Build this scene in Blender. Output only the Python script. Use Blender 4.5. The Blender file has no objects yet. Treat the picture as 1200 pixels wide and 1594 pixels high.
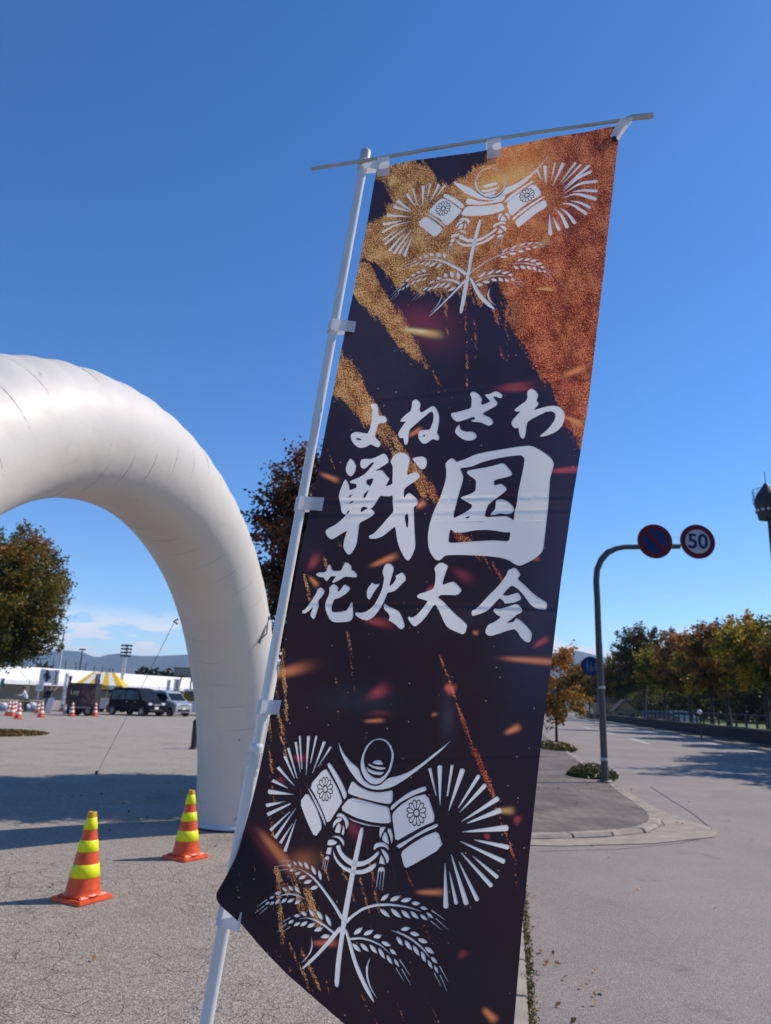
import bpy, bmesh, math, random
import numpy as np
from mathutils import Vector, Matrix
from mathutils.geometry import tessellate_polygon

sc = bpy.context.scene
COL = sc.collection
R_ = math.radians
rng = np.random.default_rng(7)
random.seed(7)

# ---------------------------------------------------------------- camera, sky, sun, exposure
EYE = 1.58                                   # eye height of the photographer (m)
FPX, CX, CY = 1130.0, 600.0, 797.0           # focal length and centre, in pixels of the 1200 x 1594 photograph
ROLL, PITCH = R_(2.0), math.atan2(294, FPX)
cR, sR, cP, sP = math.cos(ROLL), math.sin(ROLL), math.cos(PITCH), math.sin(PITCH)
cam_d = bpy.data.cameras.new('camera')
cam = bpy.data.objects.new('camera', cam_d)
COL.objects.link(cam)
cam.matrix_world = Matrix(((cR, -sR, 0, 0), (-sR * sP, -cR * sP, -cP, 0), (sR * cP, cR * cP, -sP, EYE), (0, 0, 0, 1)))
cam_d.lens = 36 * FPX / 1594
cam_d.sensor_width = 36
cam_d.clip_start, cam_d.clip_end = 0.05, 30000
cam_d.dof.use_dof = True
cam_d.dof.focus_distance = 1.55
cam_d.dof.aperture_fstop = cam_d.lens / 3.4  # a phone's real 3.4 mm aperture
sc.camera = cam

SUN_AZ, SUN_EL = R_(20), R_(44)              # azimuth counted from +X towards +Y
SUN = Vector((math.cos(SUN_AZ) * math.cos(SUN_EL), math.sin(SUN_AZ) * math.cos(SUN_EL), math.sin(SUN_EL)))
w = bpy.data.worlds.new('World')
sc.world = w
w.use_nodes = True
nt = w.node_tree
nt.nodes.clear()
def N(t, kind, **kw):
    n = t.nodes.new(kind)
    for k, v in kw.items():
        if isinstance(v, (int, float, str, bool, tuple, list)) and hasattr(n, k):
            setattr(n, k, v)
    return n
sky = N(nt, 'ShaderNodeTexSky', sky_type='NISHITA', sun_disc=False, sun_elevation=SUN_EL,
        sun_rotation=R_(90) - SUN_AZ, altitude=300, air_density=0.85, dust_density=0.1, ozone_density=3.2)
hsv = N(nt, 'ShaderNodeHueSaturation')
hsv.inputs['Saturation'].default_value = 1.25
hsv.inputs['Hue'].default_value = 0.505
nt.links.new(sky.outputs[0], hsv.inputs['Color'])
# fair-weather cumulus lying low all round the horizon
tc = N(nt, 'ShaderNodeTexCoord')
sep = N(nt, 'ShaderNodeSeparateXYZ')
nt.links.new(tc.outputs['Generated'], sep.inputs[0])
def M(t, op, a, b=None, c=None, clamp=False):
    n = t.nodes.new('ShaderNodeMath'); n.operation = op; n.use_clamp = clamp
    for i, v in enumerate((a, b, c)):
        if v is None: continue
        if isinstance(v, (int, float)): n.inputs[i].default_value = v
        else: t.links.new(v, n.inputs[i])
    return n.outputs[0]
mp = N(nt, 'ShaderNodeMapping')
mp.inputs['Scale'].default_value = (1.0, 1.0, 3.2)
nt.links.new(tc.outputs['Generated'], mp.inputs[0])
cn = N(nt, 'ShaderNodeTexNoise')
cn.inputs['Scale'].default_value = 11.0; cn.inputs['Detail'].default_value = 9; cn.inputs['Roughness'].default_value = 0.58
nt.links.new(mp.outputs[0], cn.inputs[0])
def ramp_m(t, x, a, b):
    n = t.nodes.new('ShaderNodeMapRange'); n.interpolation_type = 'SMOOTHSTEP'
    t.links.new(x, n.inputs[0]); n.inputs[1].default_value = a; n.inputs[2].default_value = b
    return n.outputs[0]
band = M(nt, 'MULTIPLY', ramp_m(nt, sep.outputs[2], 0.112, 0.075), ramp_m(nt, sep.outputs[2], 0.02, 0.05))
cl = M(nt, 'MULTIPLY', ramp_m(nt, cn.outputs[0], 0.465, 0.53), band)
mixc = N(nt, 'ShaderNodeMix', data_type='RGBA')
nt.links.new(cl, mixc.inputs[0])
nt.links.new(hsv.outputs[0], mixc.inputs[6])
mixc.inputs[7].default_value = (5.2, 5.5, 6.0, 1)
bg = N(nt, 'ShaderNodeBackground')
bg.inputs['Strength'].default_value = 0.143
nt.links.new(mixc.outputs[2], bg.inputs['Color'])
wo = N(nt, 'ShaderNodeOutputWorld')
nt.links.new(bg.outputs[0], wo.inputs[0])

sl = bpy.data.lights.new('sun', 'SUN')
sl.energy = 4.0; sl.angle = R_(0.53); sl.color = (1.0, 0.91, 0.79)
so = bpy.data.objects.new('sun', sl)
COL.objects.link(so)
so.rotation_euler = (-SUN).to_track_quat('-Z', 'Y').to_euler()
so.location = (30, 10, 40)

sc.view_settings.view_transform = 'Standard'
sc.view_settings.look = 'None'
sc.view_settings.gamma = 1.0
sc.view_settings.use_curve_mapping = False
sc.view_settings.exposure = 0.35
sc.render.engine = 'CYCLES'
sc.cycles.use_denoising = True
sc.cycles.max_bounces = 8
sc.cycles.transparent_max_bounces = 8
sc.cycles.sample_clamp_indirect = 6

# ---------------------------------------------------------------- pixel of the photograph -> place in the world
def ray(px, py):
    x = (px - CX) / FPX; y = (CY - py) / FPX
    v = x * sR + y * cR
    return x * cR - y * sR, cP - v * sP, sP + v * cP
def at(px, py, Y):                           # the point seen at (px, py) that lies Y metres ahead
    a, b, c = ray(px, py); t = Y / b
    return Vector((a * t, Y, EYE + c * t))
def ground(px, py, h=0.0):                   # the point of the ground seen at (px, py)
    a, b, c = ray(px, py); t = (h - EYE) / c
    return Vector((a * t, b * t, h))

# ---------------------------------------------------------------- materials
def mat(name, color, rough=0.6, metal=0.0, var=0.0, scale=8.0, bump=0.0, bscale=60.0, spec=0.5, coat=0.0, trans=0.0, emit=None):
    m = bpy.data.materials.new(name); m.use_nodes = True
    t = m.node_tree; p = t.nodes['Principled BSDF']
    p.inputs['Base Color'].default_value = (*color, 1); p.inputs['Roughness'].default_value = rough
    p.inputs['Metallic'].default_value = metal; p.inputs['Specular IOR Level'].default_value = spec
    p.inputs['Coat Weight'].default_value = coat
    c = t.nodes.new('ShaderNodeTexCoord')
    if var:
        n = t.nodes.new('ShaderNodeTexNoise'); n.inputs['Scale'].default_value = scale; n.inputs['Detail'].default_value = 6
        t.links.new(c.outputs['Object'], n.inputs[0])
        r = t.nodes.new('ShaderNodeValToRGB')
        r.color_ramp.elements[0].position = 0.3; r.color_ramp.elements[1].position = 0.7
        r.color_ramp.elements[0].color = (*[x * (1 - var) for x in color], 1)
        r.color_ramp.elements[1].color = (*[min(1, x * (1 + var)) for x in color], 1)
        t.links.new(n.outputs[0], r.inputs[0]); t.links.new(r.outputs[0], p.inputs['Base Color'])
    if bump:
        n = t.nodes.new('ShaderNodeTexNoise'); n.inputs['Scale'].default_value = bscale; n.inputs['Detail'].default_value = 5
        t.links.new(c.outputs['Object'], n.inputs[0])
        b = t.nodes.new('ShaderNodeBump'); b.inputs['Strength'].default_value = bump; b.inputs['Distance'].default_value = 0.02
        t.links.new(n.outputs[0], b.inputs['Height']); t.links.new(b.outputs[0], p.inputs['Normal'])
    if trans:
        tr = t.nodes.new('ShaderNodeBsdfTranslucent'); mx = t.nodes.new('ShaderNodeMixShader')
        mx.inputs[0].default_value = trans
        src = p.inputs['Base Color'].links
        if src: t.links.new(src[0].from_socket, tr.inputs[0])
        else: tr.inputs[0].default_value = (*color, 1)
        t.links.new(p.outputs[0], mx.inputs[1]); t.links.new(tr.outputs[0], mx.inputs[2])
        t.links.new(mx.outputs[0], t.nodes['Material Output'].inputs[0])
    return m

def asphalt(name, c1, c2, crack, patch, grain=90.0, stone=(0.44, 0.41, 0.38), chips=1.0, far=None):
    m = bpy.data.materials.new(name); m.use_nodes = True
    t = m.node_tree; p = t.nodes['Principled BSDF']; L = t.links.new
    p.inputs['Roughness'].default_value = 0.85; p.inputs['Specular IOR Level'].default_value = 0.35
    c = t.nodes.new('ShaderNodeTexCoord').outputs['Object']
    def noise(s, d=5, r=0.55, v=None):
        n = t.nodes.new('ShaderNodeTexNoise'); n.inputs['Scale'].default_value = s; n.inputs['Detail'].default_value = d; n.inputs['Roughness'].default_value = r
        L(v or c, n.inputs[0]); return n
    def mix(f, a, b, bt='MIX'):
        n = t.nodes.new('ShaderNodeMix'); n.data_type = 'RGBA'; n.blend_type = bt
        if isinstance(f, float): n.inputs[0].default_value = f
        else: L(f, n.inputs[0])
        for i, x in ((6, a), (7, b)):
            if isinstance(x, tuple): n.inputs[i].default_value = (*x, 1)
            else: L(x, n.inputs[i])
        return n.outputs[2]
    big = noise(patch, 6, 0.6)
    col = mix(ramp_m(t, big.outputs[0], 0.32, 0.68), c1, c2)
    if far:                                                    # older, paler surface further into the lot
        sx = t.nodes.new('ShaderNodeSeparateXYZ'); L(c, sx.inputs[0])
        col = mix(ramp_m(t, M(t, 'ADD', sx.outputs[1], M(t, 'MULTIPLY', big.outputs[0], 8.0)), 11.0, 24.0), col, far)
    # aggregate: light and dark chips
    vo = t.nodes.new('ShaderNodeTexVoronoi'); vo.inputs['Scale'].default_value = grain; L(c, vo.inputs[0])
    sepc = t.nodes.new('ShaderNodeSeparateColor'); L(vo.outputs['Color'], sepc.inputs[0])
    col = mix(M(t, 'MULTIPLY', ramp_m(t, sepc.outputs[0], 0.66, 0.95), 0.8 * chips), col, stone)
    col = mix(M(t, 'MULTIPLY', ramp_m(t, sepc.outputs[1], 0.62, 0.92), 0.8 * chips), col, tuple(x * 0.4 for x in c1))
    fine = noise(grain * 2.2, 3)
    col = mix(M(t, 'MULTIPLY', ramp_m(t, fine.outputs[0], 0.55, 0.75), 0.35), col, tuple(x * 0.5 for x in c1))
    # old stains and drips
    st = noise(patch * 3.1, 4, 0.7)
    col = mix(M(t, 'MULTIPLY', ramp_m(t, st.outputs[0], 0.56, 0.72), 0.5), col, tuple(x * 0.55 for x in c1))
    h = M(t, 'ADD', M(t, 'MULTIPLY', vo.outputs['Distance'], 0.8), M(t, 'MULTIPLY', fine.outputs[0], 0.5))
    if crack:
        wn = noise(3.0, 4)
        wv = t.nodes.new('ShaderNodeVectorMath'); wv.operation = 'MULTIPLY_ADD'
        L(wn.outputs['Color'], wv.inputs[0]); wv.inputs[1].default_value = (0.35, 0.35, 0.0); L(c, wv.inputs[2])
        for s, wd, am in ((crack, 0.014, 0.45), (crack * 2.3, 0.024, 0.3)):
            ve = t.nodes.new('ShaderNodeTexVoronoi'); ve.feature = 'DISTANCE_TO_EDGE'; ve.inputs['Scale'].default_value = s
            L(wv.outputs[0], ve.inputs[0])
            ln = ramp_m(t, ve.outputs['Distance'], wd, wd * 0.25)
            mk = noise(0.55 if s == crack else 0.9, 3)
            ln = M(t, 'MULTIPLY', ln, ramp_m(t, mk.outputs[0], 0.47, 0.60))
            col = mix(M(t, 'MULTIPLY', ln, am), col, tuple(x * 0.18 for x in c1))
            h = M(t, 'SUBTRACT', h, M(t, 'MULTIPLY', ln, 1.5))
    L(col, p.inputs['Base Color'])
    b = t.nodes.new('ShaderNodeBump'); b.inputs['Strength'].default_value = 0.9 * chips; b.inputs['Distance'].default_value = 0.010
    L(h, b.inputs['Height']); L(b.outputs[0], p.inputs['Normal'])
    return m

MAT = {}
def G(key, *a, **k):
    if key not in MAT: MAT[key] = mat(key, *a, **k)
    return MAT[key]

# ---------------------------------------------------------------- object helpers
def link_props(o, label=None, cat=None, group=None, kind=None):
    if label: o['label'] = label
    if cat: o['category'] = cat
    if group: o['group'] = group
    if kind: o['kind'] = kind
    return o
def thing(name, label, cat, loc=(0, 0, 0), rz=0.0, group=None, scale=None):
    o = bpy.data.objects.new(name, None); COL.objects.link(o)
    o.empty_display_size = 0.2
    o.location = loc; o.rotation_euler = (0, 0, rz)
    if scale: o.scale = (scale,) * 3 if isinstance(scale, (int, float)) else scale
    return link_props(o, label, cat, group)
class MB:
    """collects boxes, tubes, prisms and lathes; build() links them as one mesh object"""
    def __init__(s): s.v = []; s.f = []; s.mi = []; s.m = 0; s.sm = []; s.smooth = False
    def add(s, vs, fs, smooth=None):
        b = len(s.v); s.v += [tuple(x) for x in vs]
        for f in fs:
            s.f.append([b + i for i in f]); s.mi.append(s.m); s.sm.append(s.smooth if smooth is None else smooth)
        return s
    def box(s, c, d, rz=0.0, tilt=None, taper=1.0):
        x, y, z = d[0] / 2, d[1] / 2, d[2] / 2
        M3 = Matrix.Rotation(rz, 3, 'Z')
        if tilt: M3 = M3 @ Matrix.Rotation(tilt[0], 3, tilt[1])
        vs = []
        for k in (-1, 1):
            q = taper if k == 1 else 1.0
            for a, b in ((-1, -1), (1, -1), (1, 1), (-1, 1)):
                vs.append(Vector(c) + M3 @ Vector((a * x * q, b * y * q, k * z)))
        return s.add(vs, [(3, 2, 1, 0), (4, 5, 6, 7), (0, 1, 5, 4), (1, 2, 6, 5), (2, 3, 7, 6), (3, 0, 4, 7)], False)
    def tube(s, pts, r, n=10, caps=True, smooth=True):
        pts = [Vector(p) for p in pts]
        rs = r if isinstance(r, (list, tuple)) else [r] * len(pts)
        ring = []; up = None
        for i, p in enumerate(pts):
            d = (pts[min(i + 1, len(pts) - 1)] - pts[max(i - 1, 0)]).normalized()
            if up is None:
                up = Vector((0, 0, 1)) if abs(d.z) < 0.9 else Vector((1, 0, 0))
            a = up - d * up.dot(d)
            a.normalize(); up = a; b = d.cross(a)
            ring.append([p + (a * math.cos(2 * math.pi * k / n) + b * math.sin(2 * math.pi * k / n)) * rs[i] for k in range(n)])
        vs = [q for rg in ring for q in rg]; fs = []
        for i in range(len(pts) - 1):
            for k in range(n):
                fs.append((i * n + k, i * n + (k + 1) % n, (i + 1) * n + (k + 1) % n, (i + 1) * n + k))
        s.add(vs, fs, smooth)
        if caps:
            s.add(ring[0], [tuple(reversed(range(n)))], False); s.add(ring[-1], [tuple(range(n))], False)
        return s
    def lathe(s, prof, c=(0, 0, 0), n=24, smooth=True):
        vs = []; fs = []
        for r, z in prof:
            for k in range(n):
                a = 2 * math.pi * k / n
                vs.append((c[0] + r * math.cos(a), c[1] + r * math.sin(a), c[2] + z))
        for i in range(len(prof) - 1):
            for k in range(n):
                fs.append((i * n + k, i * n + (k + 1) % n, (i + 1) * n + (k + 1) % n, (i + 1) * n + k))
        return s.add(vs, fs, smooth)
    def prism(s, poly, d):
        n = len(poly); P = [Vector(p) for p in poly]; d = Vector(d)
        return s.add(P + [p + d for p in P], [tuple(reversed(range(n))), tuple(range(n, 2 * n))] +
                     [(i, (i + 1) % n, n + (i + 1) % n, n + i) for i in range(n)], False)
    def ball(s, c, r, n=12, m=8, sc3=(1, 1, 1)):
        prof = [(math.sin(math.pi * i / m), -math.cos(math.pi * i / m)) for i in range(m + 1)]
        vs = []; fs = []
        for a, z in prof:
            for k in range(n):
                t = 2 * math.pi * k / n
                vs.append((c[0] + r * a * math.cos(t) * sc3[0], c[1] + r * a * math.sin(t) * sc3[1], c[2] + r * z * sc3[2]))
        for i in range(m):
            for k in range(n):
                fs.append((i * n + k, i * n + (k + 1) % n, (i + 1) * n + (k + 1) % n, (i + 1) * n + k))
        return s.add(vs, fs, True)
    def build(s, name, m, parent=None, world=False, kind=None, bevel=0.0, label=None):
        me = bpy.data.meshes.new(name)
        vs = s.v
        if world and parent is not None:
            p = parent
            off = Vector((0, 0, 0))
            while p is not None: off += p.location; p = p.parent
            vs = [(x[0] - off[0], x[1] - off[1], x[2] - off[2]) for x in vs]
        me.from_pydata(vs, [], s.f)
        ms = m if isinstance(m, (list, tuple)) else [m]
        for q in ms: me.materials.append(q)
        me.polygons.foreach_set('material_index', s.mi); me.polygons.foreach_set('use_smooth', s.sm)
        bm = bmesh.new(); bm.from_mesh(me)
        bmesh.ops.remove_doubles(bm, verts=bm.verts, dist=1e-5) if bevel else None
        bmesh.ops.recalc_face_normals(bm, faces=bm.faces)
        if bevel:
            es = [e for e in bm.edges if len(e.link_faces) == 2 and e.calc_face_angle(0) > 0.5]
            bmesh.ops.bevel(bm, geom=es, offset=bevel, segments=2, affect='EDGES', clamp_overlap=True)
        bm.to_mesh(me); bm.free(); me.update()
        o = bpy.data.objects.new(name, me); COL.objects.link(o)
        if parent is not None: o.parent = parent
        if kind: o['kind'] = kind
        if label: o['label'] = label
        return o
def copy_tree(o, parent=None):
    c = o.copy(); COL.objects.link(c)
    if parent is not None: c.parent = parent
    for ch in list(o.children): copy_tree(ch, c)
    return c
def sheet(name, poly, z, m, kind='structure', parent=None):
    """flat polygon lying at height z"""
    P = [Vector((p[0], p[1], z)) for p in poly]
    tri = tessellate_polygon([P])
    b = MB(); b.add(P, [tuple(t) for t in tri])
    o = b.build(name, m, parent, kind=kind)
    if o.data.polygons[0].normal.z < 0: o.data.flip_normals()
    return o
def text_mesh(name, txt, size, m, parent, loc, rot, depth=0.004, bold=0.0, align='CENTER'):
    cu = bpy.data.curves.new(name, 'FONT'); cu.body = txt; cu.size = size; cu.extrude = depth; cu.offset = bold
    cu.align_x = align; cu.align_y = 'CENTER'
    t = bpy.data.objects.new('tmp', cu); COL.objects.link(t)
    me = bpy.data.meshes.new_from_object(t.evaluated_get(bpy.context.evaluated_depsgraph_get()))
    bpy.data.objects.remove(t); bpy.data.curves.remove(cu)
    me.name = name; me.materials.clear(); me.materials.append(m)
    o = bpy.data.objects.new(name, me); COL.objects.link(o)
    o.parent = parent; o.location = loc; o.rotation_euler = rot
    return o
# ---------------------------------------------------------------- the ground
m_lot = asphalt('lot_asphalt', (0.275, 0.228, 0.186), (0.34, 0.288, 0.24), 3.2, 0.35, 85, chips=0.85, far=(0.37, 0.325, 0.265))
m_road = asphalt('road_asphalt', (0.228, 0.196, 0.174), (0.290, 0.250, 0.222), 0.0, 0.45, 140, chips=0.55)
m_field = mat('field_ground', (0.12, 0.13, 0.06), 0.9, var=0.4, scale=0.05)
m_conc = mat('concrete', (0.29, 0.25, 0.205), 0.85, var=0.22, scale=5, bump=0.3, bscale=90)
m_white = mat('road_paint', (0.62, 0.62, 0.60), 0.7, var=0.25, scale=12)

b = MB(); S_ = 9000
b.add([(-S_, -S_, -0.004), (S_, -S_, -0.004), (S_, S_, -0.004), (-S_, S_, -0.004)], [(0, 1, 2, 3)])
b.build('ground', m_field, kind='structure')

lot = [(-75, -8), (1.2, -8), (1.4, 9.2), (2.4, 16), (5, 40), (8, 75), (-10, 105), (-75, 105)]
sheet('parking_lot', lot, 0.0, m_lot)

EDGE = [(4.62, 10.9), (4.78, 12.13), (5.42, 16.26), (6.08, 21.08), (7.6, 30), (9.71, 42.11), (15.4, 75), (25.6, 125), (50, 230)]
KERB = [(60, 230), (32.2, 123.3), (20.1, 52), (16.72, 32.27), (14.7, 20), (13.4, 10), (12.6, -8)]
ga, gc = ground(806, 1594), ground(803, 1470)
gd = (gc - ga).normalized()
road_poly = [((ga + gd * s).x, (ga + gd * s).y) for s in (-9, -3, 0, 3, 5.6)] + [(2.0, 11.0), (3.6, 14.0)] + [(p[0] - 0.6, p[1]) for p in EDGE[2:]] + KERB
sheet('road', road_poly, 0.004, m_road)
# painted edge line and centre dashes
def strip_along(line, off, wd, z, i0=0.0, i1=1.0):
    P = [Vector((p[0], p[1], 0)) for p in line]
    a = []; c = []
    for i, p in enumerate(P):
        d = (P[min(i + 1, len(P) - 1)] - P[max(i - 1, 0)]).normalized(); n = Vector((d.y, -d.x, 0))
        a.append(p + n * (off - wd / 2)); c.append(p + n * (off + wd / 2))
    return [(q.x, q.y) for q in a] + [(q.x, q.y) for q in reversed(c)]
sheet('road_line', strip_along(KERB[1:6], 0.55, 0.14, 0.009), 0.009, m_white)
cen = [(10.6, 14), (11.2, 20), (12.2, 31), (14.9, 47), (18.0, 68), (24.5, 105)]
for k in range(1, 4):
    y = 26 + k * 11
    f = lambda yy: float(np.interp(yy, [p[1] for p in cen], [p[0] for p in cen]))
    sheet('road_line', strip_along([(f(y), y), (f(y + 5), y + 5)], 0, 0.13, 0.009), 0.009, m_white)

# raised pavement between the lot and the road, with its kerb stones
def pave_mat():
    m = bpy.data.materials.new('pavement_blocks'); m.use_nodes = True
    t = m.node_tree; p = t.nodes['Principled BSDF']; L = t.links.new; p.inputs['Roughness'].default_value = 0.85
    c = t.nodes.new('ShaderNodeTexCoord').outputs['Object']
    mpn = t.nodes.new('ShaderNodeMapping'); mpn.inputs['Rotation'].default_value = (0, 0, R_(68)); L(c, mpn.inputs[0])
    n1 = t.nodes.new('ShaderNodeTexNoise'); n1.inputs['Scale'].default_value = 1.1; n1.inputs['Detail'].default_value = 6; L(c, n1.inputs[0])
    n2 = t.nodes.new('ShaderNodeTexNoise'); n2.inputs['Scale'].default_value = 45; n2.inputs['Detail'].default_value = 4; L(c, n2.inputs[0])
    f = M(t, 'ADD', M(t, 'MULTIPLY', n1.outputs[0], 0.7), M(t, 'MULTIPLY', n2.outputs[0], 0.3))
    r = t.nodes.new('ShaderNodeValToRGB'); e = r.color_ramp.elements
    e[0].position = 0.38; e[0].color = (0.10, 0.082, 0.07, 1); e[1].position = 0.62; e[1].color = (0.21, 0.175, 0.148, 1)
    L(f, r.inputs[0])
    bk = t.nodes.new('ShaderNodeTexBrick'); L(mpn.outputs[0], bk.inputs[0]); bk.inputs['Scale'].default_value = 1.0
    bk.inputs['Brick Width'].default_value = 0.40; bk.inputs['Row Height'].default_value = 0.105; bk.inputs['Mortar Size'].default_value = 0.014; bk.inputs['Mortar Smooth'].default_value = 0.3
    bk.inputs['Color1'].default_value = (0.82, 0.82, 0.82, 1); bk.inputs['Color2'].default_value = (1.15, 1.13, 1.1, 1); bk.inputs['Mortar'].default_value = (0.42, 0.40, 0.38, 1)
    mb = t.nodes.new('ShaderNodeMix'); mb.data_type = 'RGBA'; mb.blend_type = 'MULTIPLY'; mb.inputs[0].default_value = 1.0
    L(r.outputs[0], mb.inputs[6]); L(bk.outputs['Color'], mb.inputs[7]); L(mb.outputs[2], p.inputs['Base Color'])
    bb = t.nodes.new('ShaderNodeBump'); bb.inputs['Strength'].default_value = 0.5; bb.inputs['Distance'].default_value = 0.004
    L(n2.outputs[0], bb.inputs['Height']); L(bb.outputs[0], p.inputs['Normal'])
    return m
m_pave = pave_mat()
tip = [(1.25, 9.62), (2.0, 9.72), (2.8, 9.98), (3.5, 10.45), (3.95, 11.1), (4.2, 12.0), (4.35, 12.9), (4.78, 15.6)]
inner_edge = tip + [(5.2, 17.6), (5.72, 21.2), (7.2, 30.2), (9.3, 42.3), (14.9, 75.2), (25.0, 125)]
pave_poly = inner_edge + [(22.5, 125), (13.0, 75), (7.3, 42), (5.0, 30), (2.9, 21), (1.9, 15), (1.25, 11)]
pv = MB()
P = [Vector((p[0], p[1], 0.055)) for p in pave_poly]
pv.add(P, [tuple(t) for t in tessellate_polygon([P])])
pavement = pv.build('pavement', m_pave, kind='structure')
if pavement.data.polygons[0].normal.z < 0: pavement.data.flip_normals()
def resample(line, step):
    P = [Vector((p[0], p[1], 0)) for p in line]; out = [P[0]]; acc = 0
    for a, c in zip(P, P[1:]):
        L_ = (c - a).length; t = step - acc
        while t <= L_:
            out.append(a + (c - a) * (t / L_)); t += step
        acc = (acc + L_) % step
    return out
kp = resample(inner_edge[:12], 0.6)
for i in range(min(len(kp) - 1, 70)):
    a, c = kp[i], kp[i + 1]
    d = (c - a).normalized(); n = Vector((d.y, -d.x, 0)); g = 0.006
    a2, c2 = a + d * g, c - d * g
    hh = 0.06 + random.uniform(-0.004, 0.004)
    q = MB(); w_ = 0.16
    pr = [(-0.002, 0.0), (w_, 0.0), (w_, hh * 0.35), (w_ * 0.8, hh), (-0.002, hh)]
    vs = [a2 + n * x + Vector((0, 0, z)) for x, z in pr] + [c2 + n * x + Vector((0, 0, z)) for x, z in pr]
    k5 = len(pr)
    q.add(vs, [tuple(range(k5)), tuple(reversed(range(k5, 2 * k5)))] + [(j, (j + 1) % k5, k5 + (j + 1) % k5, k5 + j) for j in range(k5)], False)
    q.build('kerb_stone', m_conc, pavement)
# worn concrete apron outside the kerb at the corner
apron = [(1.1, 9.08), (2.2, 9.18), (3.4, 9.55), (4.45, 10.2), (4.75, 10.75), (4.72, 11.4), (4.62, 12.3), (4.75, 13.6), (5.05, 15.7), (4.9, 15.7),
         (4.52, 13.1), (4.37, 12.0), (4.1, 11.0), (3.6, 10.3), (2.85, 9.82), (2.0, 9.56), (1.1, 9.46)]
sheet('concrete_apron', apron, 0.012, m_conc, parent=None)
# concrete gutter slabs on the right edge of the lot, moss beside them
gutter = thing('gutter', 'narrow concrete gutter edging between the cracked lot and the smooth driveway', 'gutter', ga)
for i in range(-3, 9):
    q = MB(); q.box((0, 0, 0.0), (0.11, 0.585, 0.05))
    o = q.build('gutter_slab', m_conc, gutter, bevel=0.006)
    o.location = gd * (i * 0.6) + Vector((0, 0, 0.004 + random.uniform(-0.003, 0.003))); o.rotation_euler = (0, 0, math.atan2(-gd.x, gd.y))

def leaf_mesh(name, pts, size, tints, flat=0.0, seed=1, elong=1.5):
    """many small leaf-sized faces with a tint per leaf"""
    r = np.random.default_rng(seed); n = len(pts)
    nrm = r.normal(size=(n, 3)); nrm[:, 2] = nrm[:, 2] * (1 - flat) + flat * 1.5 + 0.35
    nrm /= np.linalg.norm(nrm, axis=1)[:, None]
    t = r.normal(size=(n, 3)); t -= nrm * (t * nrm).sum(1)[:, None]; t /= np.linalg.norm(t, axis=1)[:, None]
    bt = np.cross(nrm, t); s = size * r.uniform(0.6, 1.35, n)[:, None]
    fold = nrm * s * 0.18
    v = np.stack([pts - t * s * elong * 0.5, pts + bt * s * 0.42 + fold, pts + t * s * elong * 0.5, pts - bt * s * 0.42 + fold], 1).reshape(-1, 3)
    me = bpy.data.meshes.new(name)
    me.vertices.add(4 * n); me.vertices.foreach_set('co', v.ravel())
    me.loops.add(4 * n); me.loops.foreach_set('vertex_index', np.arange(4 * n, dtype=np.int32))
    me.polygons.add(n); me.polygons.foreach_set('loop_start', np.arange(0, 4 * n, 4, dtype=np.int32))
    me.update(calc_edges=True)
    at_ = me.attributes.new('tint', 'FLOAT', 'FACE'); at_.data.foreach_set('value', np.asarray(tints, dtype=np.float32))
    return me
def leaf_mat(name, cols, trans=0.25, rough=0.5):
    m = bpy.data.materials.new(name); m.use_nodes = True
    t = m.node_tree; p = t.nodes['Principled BSDF']; p.inputs['Roughness'].default_value = rough; p.inputs['Specular IOR Level'].default_value = 0.3
    a = t.nodes.new('ShaderNodeAttribute'); a.attribute_name = 'tint'
    r = t.nodes.new('ShaderNodeValToRGB'); e = r.color_ramp.elements
    while len(e) < len(cols): e.new(0.5)
    for i, cc in enumerate(cols): e[i].position = i / (len(cols) - 1); e[i].color = (*cc, 1)
    t.links.new(a.outputs['Fac'], r.inputs[0]); t.links.new(r.outputs[0], p.inputs['Base Color'])
    tr = t.nodes.new('ShaderNodeBsdfTranslucent'); t.links.new(r.outputs[0], tr.inputs[0])
    mx = t.nodes.new('ShaderNodeMixShader'); mx.inputs[0].default_value = trans
    t.links.new(p.outputs[0], mx.inputs[1]); t.links.new(tr.outputs[0], mx.inputs[2]); t.links.new(mx.outputs[0], t.nodes['Material Output'].inputs[0])
    return m
m_bark = mat('bark', (0.055, 0.042, 0.035), 0.9, var=0.35, scale=14, bump=0.8, bscale=30)
pal_dark = leaf_mat('leaves_dark_red_green', [(0.020, 0.026, 0.010), (0.045, 0.05, 0.016), (0.10, 0.075, 0.022), (0.19, 0.065, 0.026), (0.25, 0.055, 0.022)], 0.3)
pal_olive = leaf_mat('leaves_olive', [(0.031, 0.040, 0.013), (0.081, 0.088, 0.020), (0.163, 0.144, 0.027), (0.250, 0.163, 0.031), (0.275, 0.088, 0.025)], 0.42)
pal_brown = leaf_mat('leaves_brown', [(0.061, 0.041, 0.019), (0.162, 0.095, 0.030), (0.270, 0.149, 0.038), (0.405, 0.162, 0.041), (0.486, 0.257, 0.034)], 0.5)
pal_orange = leaf_mat('leaves_orange', [(0.081, 0.057, 0.014), (0.230, 0.138, 0.021), (0.391, 0.172, 0.017), (0.483, 0.161, 0.017), (0.517, 0.287, 0.023)], 0.35)
pal_yellow = leaf_mat('leaves_yellow_green', [(0.068, 0.068, 0.014), (0.176, 0.155, 0.020), (0.324, 0.257, 0.027), (0.486, 0.351, 0.027), (0.486, 0.216, 0.027)], 0.5)
m_grass = leaf_mat('grass_blades', [(0.05, 0.06, 0.015), (0.09, 0.10, 0.02), (0.16, 0.13, 0.03), (0.22, 0.09, 0.03)], 0.2)

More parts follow.
